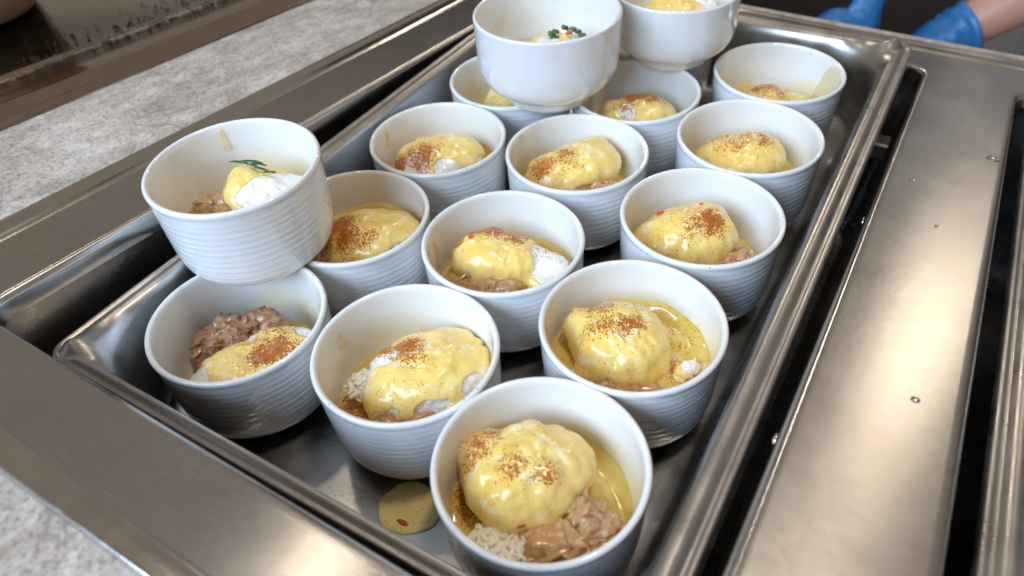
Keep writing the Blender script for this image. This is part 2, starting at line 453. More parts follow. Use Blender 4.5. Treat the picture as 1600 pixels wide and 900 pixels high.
# bars that carry the pan
for y, top, lab in ((0.600, -0.0497, 'steel bar across the well under the raised end of the bowl pan'),
                    (0.140, -0.0893, 'steel bar across the well under the sunken end of the bowl pan')):
    V, F = loft([[(x, y - 0.010, top - 0.012), (x, y - 0.010, top - 0.001), (x, y - 0.008, top), (x, y + 0.008, top), (x, y + 0.010, top - 0.001), (x, y + 0.010, top - 0.012)] for x in (WX0 + 0.0045, WX1 - 0.0045)], True, True)
    o = mesh_obj('support_bar', V, F, M_TRIM, smooth=False); tag(o, lab, 'bar', 'bars under the bowl pan')

# ------------------------------------------------------------------ steam pans
def pan_mesh(depth=0.0615):
    x0, x1, y0, y1 = -0.3435, -0.0160, 0.0825, 0.6045
    prof = [  # inset, z, corner radius
        (0.0008, -0.0085, 0.010), (0.0, -0.0060, 0.010), (0.0001, -0.0035, 0.010), (0.0010, -0.0020, 0.010), (0.0024, -0.0016, 0.010),
        (0.0036, -0.0024, 0.010), (0.0046, -0.0030, 0.011), (0.0058, -0.0022, 0.012), (0.0074, -0.0006, 0.014), (0.0094, 0.0004, 0.017),
        (0.0116, 0.0003, 0.024), (0.0138, -0.0010, 0.032), (0.0154, -0.0036, 0.040), (0.0163, -0.0080, 0.046),
        (0.0172, -0.0200, 0.048), (0.0190, -0.0380, 0.046), (0.0203, -0.0500, 0.041), (0.0216, -0.0560, 0.042), (0.0240, -0.0596, 0.042), (0.0285, -0.0612, 0.040), (0.0345, -0.0615, 0.036), (0.0385, -0.0615, 0.033), (0.060, -0.0615, 0.02)]
    n = 14; rings = []
    for d, z, r in prof:
        ring = []
        for i, (x, y) in enumerate(rrect(x0 + d, x1 - d, y0 + d * 0.55, y1 - d, r, n)):
            k = i % (n + 1); diag = max(0.0, 1 - abs(k - n / 2) / (n * 0.28))
            up = 0.0
            if 0.004 < d < 0.016: up = 0.0058 * diag * math.exp(-((d - 0.0095) / 0.005) ** 2)
            if 0.0095 < d < 0.020: up -= 0.003 * diag * math.exp(-((d - 0.0165) / 0.004) ** 2)
            ring.append((x, y, z + up))
        rings.append(ring)
    return loft(rings, close_last=True)
PV, PF = pan_mesh()
def build_pan(M, lab):
    root = empty('steam_pan', M)
    tag(root, lab, 'pan', 'steam pans in the wells')
    b = mesh_obj('basin', PV, PF, M_PAN); b.parent = root
    b.modifiers.new('thickness', 'SOLIDIFY').thickness = 0.0008
    return root
build_pan(PANM, 'worn stainless steam pan tilted in its well, holding the white bowls')
build_pan(Matrix.Translation((0.0740 + 0.3435, 0.010, -0.0085)), 'empty stainless steam pan beyond the brushed steel divider')

# ------------------------------------------------------------------ ribbed bowls
BH = 1.15
inner = [(0.932, 1.115), (0.926, 1.06), (0.905, 0.75), (0.882, 0.45), (0.868, 0.34), (0.835, 0.245), (0.78, 0.18), (0.68, 0.142), (0.5, 0.132)]
_iz = np.array([p[1] for p in inner])[::-1]; _ir = np.array([p[0] for p in inner])[::-1]
def rin(z): return np.interp(z, _iz, _ir)
def ribbed_profile():
    rib_z = np.array([0.10, 0.185, 0.27, 0.365, 0.445, 0.54, 0.615, 0.70, 0.79, 0.865, 0.955, 1.02])
    amp = np.array([0.005, 0.009, 0.007, 0.010, 0.007, 0.0095, 0.007, 0.010, 0.0075, 0.009, 0.008, 0.004])
    pts = [(0.0, 0.035), (0.68, 0.035), (0.715, 0.018), (0.735, 0.004), (0.760, 0.0), (0.822, 0.0), (0.848, 0.008), (0.868, 0.026)]
    zs = np.linspace(0.05, 1.06, 76)
    base = lambda z: np.interp(z, [0.03, 0.07, 0.12, 0.19, 0.28, 0.40, 0.55, 0.75, 1.06], [0.874, 0.902, 0.923, 0.939, 0.951, 0.960, 0.968, 0.977, 0.989])
    for z in zs:
        r = base(z)
        k = np.interp(z, rib_z, np.arange(len(rib_z))); a = np.interp(z, rib_z, amp)
        fr = k - math.floor(k)
        r += a * 0.40 * (0.5 - abs(2 * fr - 1) ** 1.6 * 1.0)
        pts.append((r, z))
    pts += [(0.994, 1.078), (0.9985, 1.095), (1.0, 1.112), (0.998, 1.128), (0.990, 1.142), (0.978, 1.149), (0.964, 1.15), (0.950, 1.146), (0.939, 1.135)]
    zz = np.concatenate([np.linspace(1.115, 0.40, 14), [0.34, 0.29, 0.245, 0.21, 0.18, 0.158, 0.142]])
    pts += [(float(rin(z)), float(z)) for z in zz] + [(0.5, 0.132), (0.0, 0.13)]
    return [(r * U, z * U) for r, z in pts]
def rib_wobble(V, th):
    P = np.stack([np.cos(th) * 1.4, np.sin(th) * 1.4, 0 * th], 1)
    for i in range(8, 84):
        z = V[i, 0, 2]
        w = noise(P + np.array([0, 0, z * 900]), 3) * 0.00010 + noise(P * 3 + np.array([0, 0, z * 500]), 5) * 0.00005
        r = np.hypot(V[i, :, 0], V[i, :, 1]); V[i, :, 0] *= (r + w) / r; V[i, :, 1] *= (r + w) / r
    return V
RV, RF = lathe(ribbed_profile(), 112, rib_wobble)
RIB_ME = None
BOWLS = {  # rim centre in rim radii in the pan's frame, height of the rim above the others
    'A': (-1.917, 3.119, 0, 'ribbed white bowl in the pan corner by the sauce puddle, rice and meat showing'),
    'B': (-3.834, 3.659, 0, 'ribbed white bowl with a sauced egg and a clump of rice, above the sauce puddle'),
    'C': (-1.894, 5.104, 0, 'ribbed white bowl with an egg standing in a wide pool of sauce'),
    'D': (-5.825, 3.173, 0, 'ribbed white bowl holding a dark meat patty beside a flat egg, under another bowl'),
    'E': (-3.841, 5.665, 0, 'ribbed white bowl with a long egg that has a bare white tail'),
    'F': (-1.879, 7.180, 0, 'ribbed white bowl between the sauce pool bowl and the round egg bowl along the divider'),
    'G': (-1.898, 9.169, 0, 'ribbed white bowl with a smooth round dusted egg and clean inside walls'),
    'H': (-2.052, 11.166, 0, 'ribbed white bowl in the raised pan corner with sauce down its inside wall'),
    'I': (-5.844, 5.219, 0, 'ribbed white bowl partly covered by the bowl stacked at the pan edge'),
    'J': (-5.900, 7.241, 0, 'ribbed white bowl against the pan side with torn egg white in front'),
    'K': (-3.904, 7.780, 0, 'ribbed white bowl in front of the tall smooth bowl, egg leaning on brown meat'),
    'L': (-3.854, 9.710, 0, 'ribbed white bowl right behind the tall smooth bowl with a browned egg'),
    'M': (-5.840, 9.250, 0, 'ribbed white bowl mostly hidden under the tall smooth bowl'),
    'Q': (-4.300, 11.660, 0, 'ribbed white bowl hidden under the short smooth bowl at the raised pan end'),
    'N': (-6.540, 4.285, 1.15, 'ribbed white bowl stacked on two others at the pan edge, chives on its egg'),
}
def bowl_M(x, y, zrim, h=BH, rot=0.0):
    return PANM @ Matrix.Translation((x * U, y * U, (zrim - h) * U)) @ Matrix.Rotation(rot, 4, 'Z')
BM = {}
for i, (k, (x, y, z, lab)) in enumerate(BOWLS.items()):
    M = bowl_M(x, y, z); BM[k] = M
    Mr = bowl_M(x, y, z, rot=0.9 * i)
    if RIB_ME is None:
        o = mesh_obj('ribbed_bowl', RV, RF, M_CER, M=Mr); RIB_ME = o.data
    else:
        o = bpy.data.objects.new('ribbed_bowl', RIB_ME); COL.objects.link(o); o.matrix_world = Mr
    tag(o, lab, 'bowl', 'ribbed white bowls in the pan')

# smooth footed bowls
def smooth_bowl(name, x, y, zf, R, h, lab):
    M = PANM @ Matrix.Translation((x * U, y * U, zf * U)); BM[name] = M
    s = R
    out = [(0.66, 0.175), (0.71, 0.182), (0.775, 0.20), (0.845, 0.25), (0.905, 0.32), (0.95, 0.41), (0.974, 0.50), (0.985, 0.60), (0.991, 0.72), (0.995, 0.9), (0.998, 1.1)]
    H = h / R
    k = H / 1.2
    pts = [(r * s, z * k * s) for r, z in out] + [(1.0 * s, (H - 0.05) * s), (1.002 * s, (H - 0.03) * s), (0.998 * s, (H - 0.014) * s), (0.988 * s, (H - 0.004) * s), (0.974 * s, H * s), (0.958 * s, (H - 0.004) * s), (0.947 * s, (H - 0.016) * s), (0.942 * s, (H - 0.034) * s)]
    pts += [(r * s, z * k * s) for r, z in [(0.935, 1.0), (0.925, 0.72), (0.90, 0.58), (0.85, 0.46), (0.76, 0.36), (0.62, 0.30), (0.4, 0.275), (0.0, 0.27)]]
    root = empty('smooth_bowl', M); tag(root, lab, 'bowl', 'smooth footed bowls on top of the others')
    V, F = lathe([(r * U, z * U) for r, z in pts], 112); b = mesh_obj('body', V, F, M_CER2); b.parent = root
    ft = [(0.0, 0.06), (0.53, 0.06), (0.555, 0.02), (0.565, 0.0), (0.60, 0.0), (0.618, 0.012), (0.632, 0.05), (0.65, 0.11), (0.668, 0.174), (0.655, 0.1765)]
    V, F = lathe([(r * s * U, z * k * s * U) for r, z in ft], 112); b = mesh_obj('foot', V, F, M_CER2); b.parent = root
    return root
smooth_bowl('O', -5.03, 9.06, 0.0, 1.08, 1.30, 'tall smooth white footed bowl perched on the rims of the bowls below')
smooth_bowl('P', -3.80, 11.00, 0.0, 1.00, 1.13, 'short smooth white footed bowl perched near the raised pan end, herbs inside')

# ------------------------------------------------------------------ food
def star(center, lobes, sub, k=0.14, rmax=1.3):
    D, F = ico(sub); C = np.array(center, float)
    ts = np.linspace(rmax, 0.02, 70)
    def f(P):
        acc = None
        for (c, r, rot) in lobes:
            q = P - np.array(c); ca, sa = math.cos(rot), math.sin(rot)
            q = np.stack([q[:, 0] * ca + q[:, 1] * sa, -q[:, 0] * sa + q[:, 1] * ca, q[:, 2]], 1)
            rr = np.array(r); l = np.linalg.norm(q / rr, axis=1); g = np.linalg.norm(q / rr ** 2, axis=1) + 1e-6
            d = l * (l - 1) / g
            if acc is None: acc = d
            else:
                h = np.clip(0.5 + 0.5 * (acc - d) / k, 0, 1)
                acc = acc * (1 - h) + d * h - k * h * (1 - h)
        return acc
    t_hit = np.full(len(D), 0.05); done = np.zeros(len(D), bool); prev = f(C + D * ts[0])
    for i in range(1, len(ts)):
        cur = f(C + D * ts[i]); hit = (~done) & (prev > 0) & (cur <= 0)
        w = prev / (prev - cur + 1e-9)
        t_hit = np.where(hit, ts[i - 1] + (ts[i] - ts[i - 1]) * w, t_hit); done |= hit; prev = cur
    return D, F, t_hit
def pap_field(P, clusters, seed):
    p = np.zeros(len(P))
    for (x, y, r, s) in clusters:
        d = np.hypot(P[:, 0] - x, P[:, 1] - y) / (r * 1.25)
        p = np.maximum(p, s * np.exp(-(d ** 2) * 1.2))
    return np.clip(p + 0.28 * fbm(np.stack([P[:, 0] * 5, P[:, 1] * 5, P[:, 2] * 5], 1), seed + 40) * (p > 0.04), 0, 1.3)

def egg(key, lobes, seed, pap=(), bare=(), lab='', amp=0.05, sub=5, center=None, cover=0.25, ragged=1.0):
    """lobes: (centre xyz, semi-axes, rot) in rim radii; bare: (x, y, z, r) where the white shows"""
    C = np.array(center if center else lobes[0][0], float)
    D, F, t = star(C, lobes, sub)
    P0 = C + D * t[:, None]
    t = t + amp * fbm(P0 * 2.6, seed, 2) + 0.013 * fbm(P0 * 6.0, seed + 3, 2)
    fold = 0.35 - np.abs(fbm(np.stack([P0[:, 0] * 3.2, P0[:, 1] * 3.2, P0[:, 2] * 1.5], 1), seed + 27, 2))
    t = t + 0.034 * fold * sstep(1.05, 0.5, D[:, 2]) + 0.004 * fbm(P0 * 16, seed + 31, 2)
    m = np.full(len(D), cover + 0.0) + 0.50 * fbm(P0 * 2.4, seed + 9, 2)
    for (x, y, z, r) in bare:
        d = np.linalg.norm(P0 - np.array([x, y, z]), axis=1) / r
        m -= 1.5 * np.exp(-d ** 2 * 1.1)
    m = m - ragged * sstep(0.30, -0.15, D[:, 2]) * sstep(-0.15, 0.35, fbm(P0 * 3.4, seed + 33, 3))
    s = sstep(-0.09, 0.09, m)
    # the bare white is creased
    crease = 0.060 * (np.abs(fbm(P0 * np.array([7.0, 10.0, 10.0]), seed + 15, 3)) - 0.20)
    tw = t + (crease + 0.004) * (1 - s)
    # the sauce: thicker, smooth, running down in tongues and gathering at the foot
    low = sstep(0.05, -0.35, D[:, 2])
    drip = 0.034 * fbm(np.stack([P0[:, 0] * 6, P0[:, 1] * 6, P0[:, 2] * 1.2], 1), seed + 21, 2)
    ts = t + np.where(s > 0, s * (0.030 + 0.05 * low + drip) - 0.07 * (1 - s), -0.07)
    root = empty('poached_egg', BM[key]); tag(root, lab, 'egg', 'poached eggs in the bowls')
    Pw = C + D * tw[:, None]; Ps = C + D * ts[:, None]
    w = mesh_obj('egg_white', Pw * U, F, M_EGG, attrs={'pap': pap_field(Pw, pap, seed)}); w.parent = root
    c = mesh_obj('sauce_coat', Ps * U, F, M_SAUCE, attrs={'pap': pap_field(Ps, pap, seed)}); c.parent = root
    return root, Ps

def top_z(Ps, x, y):
    d = np.hypot(Ps[:, 0] - x, Ps[:, 1] - y); c = Ps[d < 0.07]
    return c[:, 2].max() if len(c) else 0.7

def meat(key, lobes, seed, mat, lab, nchunk=26, rough=0.12, sub=5):
    C = np.array(lobes[0][0], float)
    D, F, t = star(C, lobes, sub, 0.1)
    P = C + D * t[:, None]
    rs = np.random.RandomState(seed); a = rs.uniform(0, 3.14); ca, sa = math.cos(a), math.sin(a)
    Q = np.stack([P[:, 0] * ca + P[:, 1] * sa, -P[:, 0] * sa + P[:, 1] * ca, P[:, 2]], 1)
    fib = 0.5 - np.abs(fbm(Q * np.array([5.0, 15.0, 15.0]) + 0.6 * noise(P * 4, seed)[:, None], seed + 5, 2)) * 1.5
    lump = 0.5 - np.abs(noise(P * 6.0, seed + 8)) * 1.4
    t = t + rough * 1.2 * fbm(P * 4.0, seed, 3) + 0.075 * lump + 0.038 * fib + 0.034 * fbm(P * 17, seed + 2, 3)
    P = C + D * t[:, None]
    rad = np.hypot(P[:, 0], P[:, 1]); f = np.minimum(1, 0.85 / np.maximum(rad, 1e-6)); P[:, 0] *= f; P[:, 1] *= f
    out = [(P * U, F)]
    D2, F2 = ico(3)
    up = np.where(D[:, 2] > 0.0)[0]
    for j in range(nchunk // 4):
        p = P[rs.choice(up)]
        s = np.array([rs.uniform(0.06, 0.17), rs.uniform(0.02, 0.06), rs.uniform(0.014, 0.035)])
        a, b = rs.uniform(0, 6.28), rs.uniform(-0.4, 0.4)
        q = D2 * (1 + 0.55 * fbm(D2 * 1.6, seed + j, 3))[:, None] * s
        q[:, 1] += 0.25 * s[0] * np.sin(q[:, 0] / s[0] * 2.0 + j)
        q = np.stack([q[:, 0] * math.cos(b) + q[:, 2] * math.sin(b), q[:, 1], -q[:, 0] * math.sin(b) + q[:, 2] * math.cos(b)], 1)
        q = np.stack([q[:, 0] * math.cos(a) - q[:, 1] * math.sin(a), q[:, 0] * math.sin(a) + q[:, 1] * math.cos(a), q[:, 2]], 1)
        q = q + p
        rad = np.hypot(q[:, 0], q[:, 1]); f = np.minimum(1, 0.86 / np.maximum(rad, 1e-6)); q[:, 0] *= f; q[:, 1] *= f
        out.append((q * U, F2))
    V, F = join(out)
    o = mesh_obj('shredded_meat', V, F, mat, M=BM[key]); tag(o, lab, 'meat', 'meat in the bowls'); return o

def rice(key, c, ext, n, seed, lab):
    rs = np.random.RandomState(seed); D, F = ico(2); out = []
    D3, F3 = ico(3); q = np.array(c) + D3 * (0.80 + 0.22 * fbm(D3 * 2.2, seed, 2))[:, None] * np.array(ext)
    rad = np.hypot(q[:, 0], q[:, 1]); f = np.minimum(1, 0.84 / np.maximum(rad, 1e-6)); q[:, 0] *= f; q[:, 1] *= f
    out.append((q * U, F3))
    for j in range(n):
        while True:
            d = rs.uniform(-1, 1, 3)
            if d @ d < 1: break
        p = np.array(c) + d * np.array(ext)
        d = d / np.linalg.norm(d) * rs.uniform(0.72, 1.0); p = np.array(c) + d * np.array(ext)
        s = np.array([rs.uniform(0.050, 0.068), rs.uniform(0.021, 0.027), rs.uniform(0.020, 0.026)])
        q = D * s; q[:, 2] += 0.01 * (q[:, 0] / s[0]) ** 2
        a, b = rs.uniform(0, 6.28), rs.uniform(-0.7, 0.7)
        q = np.stack([q[:, 0] * math.cos(b) + q[:, 2] * math.sin(b), q[:, 1], -q[:, 0] * math.sin(b) + q[:, 2] * math.cos(b)], 1)
        q = np.stack([q[:, 0] * math.cos(a) - q[:, 1] * math.sin(a), q[:, 0] * math.sin(a) + q[:, 1] * math.cos(a), q[:, 2]], 1) + p
        rad = np.hypot(q[:, 0], q[:, 1]); f = np.minimum(1, 0.85 / np.maximum(rad, 1e-6)); q[:, 0] *= f; q[:, 1] *= f
        out.append((q * U, F))
    V, F = join(out)
    o = mesh_obj('rice', V, F, M_RICE, M=BM[key]); tag(o, lab, 'rice', kind='stuff'); return o

def pool(key, level, seed, pap, lab, climb=(), amp=0.02, mat=None, R=None):
    """sauce lying in the bowl, creeping up the wall in places: climb = (angle deg, width deg, height)"""
    nr, na = 26, 96
    th = np.linspace(0, 2 * np.pi, na, endpoint=False)
    V = [(0, 0, level)]; edge = np.full(na, level)
    for (a, w, h) in climb:
        d = (np.degrees(th) - a + 180) % 360 - 180
        edge = edge + h * np.exp(-(d / w) ** 2)
    edge = edge + 0.03 * noise(np.stack([np.cos(th) * 3, np.sin(th) * 3, th * 0], 1), seed)
    fr = np.linspace(0, 1, nr)[1:]
    P = []
    for f in fr:
        z = level + (edge - level) * sstep(0.80, 1.0, f) + 0.0
        r = f * ((R(edge) if R else rin(edge)) + 0.006)
        P.append(np.stack([r * np.cos(th), r * np.sin(th), z], 1))
    P = np.concatenate(P)
    P[:, 2] += amp * fbm(P * np.array([4, 4, 1.0]), seed, 3) * sstep(0.87, 0.6, np.hypot(P[:, 0], P[:, 1]))
    P = np.concatenate([[[0, 0, level]], P]); F = []
    for j in range(na): F.append((0, 1 + j, 1 + (j + 1) % na))
    for i in range(nr - 2):
        for j in range(na):
            k = (j + 1) % na; F.append((1 + i * na + j, 1 + (i + 1) * na + j, 1 + (i + 1) * na + k, 1 + i * na + k))
    o = mesh_obj('sauce_pool', P * U, F, mat or M_POOL, M=BM[key], attrs={'pap': pap_field(P, pap, seed)})
    tag(o, lab, 'sauce', 'sauce lying in the bowls'); return o

def smear(parent, key, ang, wid, z0, z1, seed, drop=0.0, shape='blob'):
    """a film of sauce on the inside wall, thickest low, thinning to nothing at its edge"""
    na, nz = 30, 26
    a = np.radians(np.linspace(ang - wid, ang + wid, na)); z = np.linspace(z0, z1, nz)
    A, Z = np.meshgrid(a, z); u = np.linspace(-1, 1, na)[None, :] + 0 * Z; v = np.linspace(-1, 1, nz)[:, None] + 0 * Z
    if shape == 'drip':
        hw = 0.45 + 0.30 * sstep(0.3, -0.7, v) ; m = 1 - (np.abs(u) / hw) ** 2 - np.maximum(0, (np.abs(v) - 0.72) / 0.28) ** 2
    elif shape == 'run':
        m = 0.9 - np.abs(u + 0.25 * v) ** 2 * 1.4 - np.maximum(0, v) ** 4 * 0.9
    else:
        m = 1 - np.abs(u) ** 3 - np.abs(v) ** 3
    Q = np.stack([A.ravel() * 8, Z.ravel() * 8, 0 * A.ravel()], 1)
    m = m + (0.45 if shape == 'blob' else 0.15) * fbm(Q, seed, 3).reshape(m.shape)
    hgt = np.clip(m, -0.4, 0.7) * (0.020 if shape == 'drip' else 0.012) * (1 + 1.2 * sstep(0.2, -0.9, v) * (shape == 'drip'))
    r = rin(Z) - hgt
    P = np.stack([r * np.cos(A), r * np.sin(A), Z], -1).reshape(-1, 3); F = []
    for i in range(nz - 1):
        for j in range(na - 1):
            F.append((i * na + j, i * na + j + 1, (i + 1) * na + j + 1, (i + 1) * na + j))
    o = mesh_obj('sauce_smear', P * U, F, M_SMEAR); o.parent = parent
    return o

def bits(parent_key, name, items, mat, parent=None, lab=None, cat=None, group=None):
    """small cut pieces: (x, y, z, length, width, thick, yaw, pitch)"""
    D, F = ico(2); res = []
    for j, (x, y, z, L, W, T, yaw, pit) in enumerate(items):
        q = np.sign(D) * np.abs(D) ** 0.55 * np.array([L, W, T]) * 0.5
        q = q * (1 + 0.18 * noise(D * 1.7, j + 3))[:, None]
        q[:, 2] += 0.12 * L * np.cos(q[:, 0] / (L * 0.5) * 1.3)
        cb, sb = math.cos(pit), math.sin(pit); ca, sa = math.cos(yaw), math.sin(yaw)
        q = np.stack([q[:, 0] * cb + q[:, 2] * sb, q[:, 1], -q[:, 0] * sb + q[:, 2] * cb], 1)
        q = np.stack([q[:, 0] * ca - q[:, 1] * sa, q[:, 0] * sa + q[:, 1] * ca, q[:, 2]], 1) + np.array([x, y, z])
        if parent is not None:
            o = mesh_obj(name, q * U, F, mat); o.parent = parent
        else:
            o = mesh_obj(name, q * U, F, mat, M=BM[parent_key]); tag(o, lab, cat, group)
        res.append(o)
    return res

IR = 0.586                                  # heading of the counter's viewer-facing axis in the pan's frame
def I(du, dv): return (0.833 * du - 0.553 * dv, 0.553 * du + 0.833 * dv)
def at(c, du, dv):
    a = I(du, dv); return (c[0] + a[0], c[1] + a[1])

# --- A
c = (-0.24, 0.08)
eA, PA = egg('A', [((*c, 0.66), (0.56, 0.50, 0.34), IR + 0.35), ((*at(c, -0.36, 0.22), 0.62), (0.26, 0.30, 0.24), IR), ((*at(c, 0.40, 0.10), 0.66), (0.24, 0.26, 0.22), IR)], 3,
    pap=[(*at(c, -0.42, 0.18), 0.22, 0.72), (*at(c, -0.26, 0.30), 0.18, 0.75), (*at(c, -0.10, -0.12), 0.20, 0.62), (*at(c, -0.05, 0.1), 0.5, 0.34), (*at(c, 0.10, -0.24), 0.12, 0.62), (*at(c, 0.22, -0.22), 0.14, 0.7), (*at(c, -0.52, 0.02), 0.14, 0.65)],
    bare=[(*at(c, 0.30, 0.50), 0.80, 0.10), (*at(c, -0.16, -0.40), 0.70, 0.07)], ragged=0.25, sub=6, cover=0.45, amp=0.06,
    lab='poached egg coated in yellow sauce with a broad patch of paprika, beside pink meat')
z = 0.60; x, y = at(c, -0.08, -0.52)
bits('A', 'pepper_piece', [(x, y, 0.63, 0.14, 0.05, 0.035, IR + 0.2, 0.0)], M_RED, parent=eA)
meat('A', [((0.44, -0.06, 0.42), (0.30, 0.34, 0.22), 0.5), ((0.38, -0.36, 0.40), (0.34, 0.20, 0.20), 0.6), ((0.16, -0.34, 0.42), (0.22, 0.2, 0.2), 0)], 5, M_MEATP,
     'pink shredded meat glazed with sauce between a dusted egg and loose rice', 60, sub=6)
rice('A', (-0.10, -0.60, 0.47), (0.36, 0.22, 0.13), 170, 6, 'loose white rice grains below the egg in the pan corner bowl')
rice('A', (0.30, -0.62, 0.42), (0.25, 0.14, 0.10), 40, 16, 'few white rice grains under pink meat in the pan corner bowl')
p_ = pool('A', 0.33, 3, [(-0.6, -0.2, 0.4, 0.75), (-0.5, 0.5, 0.4, 0.5)], 'thin yellow sauce round the rice and pink meat', climb=[(145, 35, 0.16), (80, 50, 0.10), (190, 30, 0.12)])
bits('A', 'chive_piece', [(0.42, -0.52, 0.52, 0.16, 0.05, 0.03, 0.4, 0.1)], M_CHIVE, lab='dark green chive scrap under the pink meat', cat='chive', group='chive pieces on the food')

# --- B
c = (0.06, 0.12)
eB, PB = egg('B', [((*c, 0.64), (0.60, 0.50, 0.30), IR + 0.1), ((*at(c, 0.30, 0.15), 0.60), (0.42, 0.46, 0.24), IR), ((*at(c, -0.42, -0.26), 0.58), (0.22, 0.20, 0.16), IR), ((*at(c, 0.0, -0.36), 0.54), (0.45, 0.16, 0.14), IR)], 8,
    pap=[(*at(c, -0.16, 0.16), 0.22, 1.0), (*at(c, -0.40, 0.22), 0.16, 0.85), (*at(c, -0.05, -0.05), 0.20, 0.7), (*at(c, 0.0, 0.1), 0.55, 0.32), (*at(c, -0.2, -0.35), 0.3, 0.4)],
    bare=[(*at(c, -0.52, 0.06), 0.68, 0.15), (*at(c, -0.30, 0.05), 0.82, 0.10), (*at(c, 0.52, -0.22), 0.62, 0.13), (*at(c, -0.50, -0.20), 0.66, 0.08)], cover=0.32, amp=0.05, sub=6,
    lab='wide poached egg under smooth yellow sauce, paprika streak, rice clump at its side')
bits('B', 'pepper_piece', [(*at(c, -0.32, -0.12), 0.80, 0.10, 0.06, 0.03, IR + 0.7, 0.2)], M_RED, parent=eB)
rice('B', (-0.50, -0.28, 0.52), (0.20, 0.20, 0.14), 95, 9, 'clump of white rice stuck beside the wide sauced egg')
meat('B', [((0.30, -0.40, 0.44), (0.45, 0.18, 0.16), IR)], 10, M_MEATP, 'pale brown meat in sauce under the wide sauced egg', 22)
p_ = pool('B', 0.35, 8, [(-0.5, -0.5, 0.35, 0.8), (0.6, 0.3, 0.4, 0.4)], 'thin sauce rising up the wall behind the wide sauced egg', climb=[(60, 45, 0.26), (20, 30, 0.22)])
smear(p_, 'B', 183, 6, 0.78, 0.98, 5, shape='drip')


# --- C
c = (-0.16, 0.08)
eC, PC = egg('C', [((*c, 0.70), (0.50, 0.46, 0.32), IR), ((*at(c, -0.42, 0.24), 0.74), (0.18, 0.17, 0.15), IR), ((*at(c, 0.0, -0.25), 0.56), (0.45, 0.25, 0.18), IR)], 12,
    pap=[(*at(c, -0.20, 0.25), 0.24, 0.75), (*at(c, -0.22, -0.05), 0.24, 0.72), (*at(c, 0.08, -0.08), 0.20, 0.85), (*at(c, 0.18, 0.22), 0.2, 0.55), (*at(c, 0, 0), 0.6, 0.38)],
    bare=[(*at(c, -0.52, 0.28), 0.78, 0.12)], ragged=0.25, cover=0.5, amp=0.045, sub=6, lab='round poached egg with a small white nub, standing in a sauce pool')
rice('C', (-0.50, -0.52, 0.50), (0.16, 0.10, 0.08), 26, 13, 'a few white rice grains at the edge of the sauce pool')
meat('C', [((0.05, -0.46, 0.44), (0.52, 0.18, 0.15), IR), ((-0.3, -0.5, 0.42), (0.2, 0.2, 0.14), 0)], 14, M_MEATP, 'brown meat glazed over by the wide sauce pool', 24)
p_ = pool('C', 0.50, 12, [(0.48, 0.10, 0.20, 0.8), (0.3, 0.5, 0.5, 0.45), (0.2, -0.5, 0.5, 0.4), (-0.5, -0.3, 0.3, 0.5)], 'wide glossy pool of yellow sauce dusted with paprika round an egg', climb=[(80, 60, 0.13), (-10, 30, 0.10)], amp=0.06)
smear(p_, 'C', -8, 12, 0.62, 0.98, 9)
w = egg('C', [((0.64, 0.12, 0.55), (0.13, 0.09, 0.09), 0.9)], 44, pap=[], bare=[(0.66, 0.14, 0.64, 0.09)], cover=0.2, amp=0.08, sub=4, lab='loose scrap of egg white floating in the wide sauce pool')

# --- D
c = (0.22, -0.18)
eD, PD = egg('D', [((*c, 0.54), (0.70, 0.40, 0.22), IR + 0.42), ((*at(c, 0.28, 0.22), 0.58), (0.42, 0.34, 0.18), IR), ((*at(c, -0.30, -0.16), 0.60), (0.34, 0.26, 0.19), IR + 0.4)], 18,
    pap=[(*at(c, 0.14, -0.02), 0.20, 1.0), (*at(c, 0.32, 0.06), 0.26, 0.95), (*at(c, 0.30, 0.30), 0.35, 0.6), (*at(c, -0.15, -0.15), 0.3, 0.3), (*at(c, 0.0, 0.18), 0.2, 0.6)],
    bare=[(*at(c, -0.62, -0.30), 0.52, 0.22), (*at(c, 0.20, 0.52), 0.66, 0.12), (*at(c, 0.55, 0.40), 0.60, 0.16), (*at(c, -0.05, 0.30), 0.68, 0.08)], cover=0.26, amp=0.05, sub=6,
    lab='flat poached egg with white edges leaning on a dark meat patty')
meat('D', [((-0.36, 0.02, 0.48), (0.38, 0.34, 0.30), 0.6), ((-0.12, 0.30, 0.56), (0.30, 0.22, 0.26), IR), ((-0.48, -0.20, 0.40), (0.24, 0.26, 0.24), 0)], 19, M_MEATD,
     'coarse dark meat patty with green flecks beside a flat egg', 60, rough=0.16, sub=6)
bits('D', 'chive_piece', [(-0.12, 0.00, 0.78, 0.13, 0.07, 0.03, 1.3, 0.2), (-0.36, -0.30, 0.62, 0.10, 0.06, 0.03, 0.5, 0.3), (-0.42, -0.08, 0.77, 0.08, 0.05, 0.03, 0.2, 0.0)], M_CHIVE,
     lab='green chive scrap stuck in the dark meat patty', cat='chive', group='chive pieces on the food')
p_ = pool('D', 0.23, 18, [(-0.4, -0.4, 0.4, 0.4)], 'shallow brownish juice under the dark meat patty', mat=M_POOL)

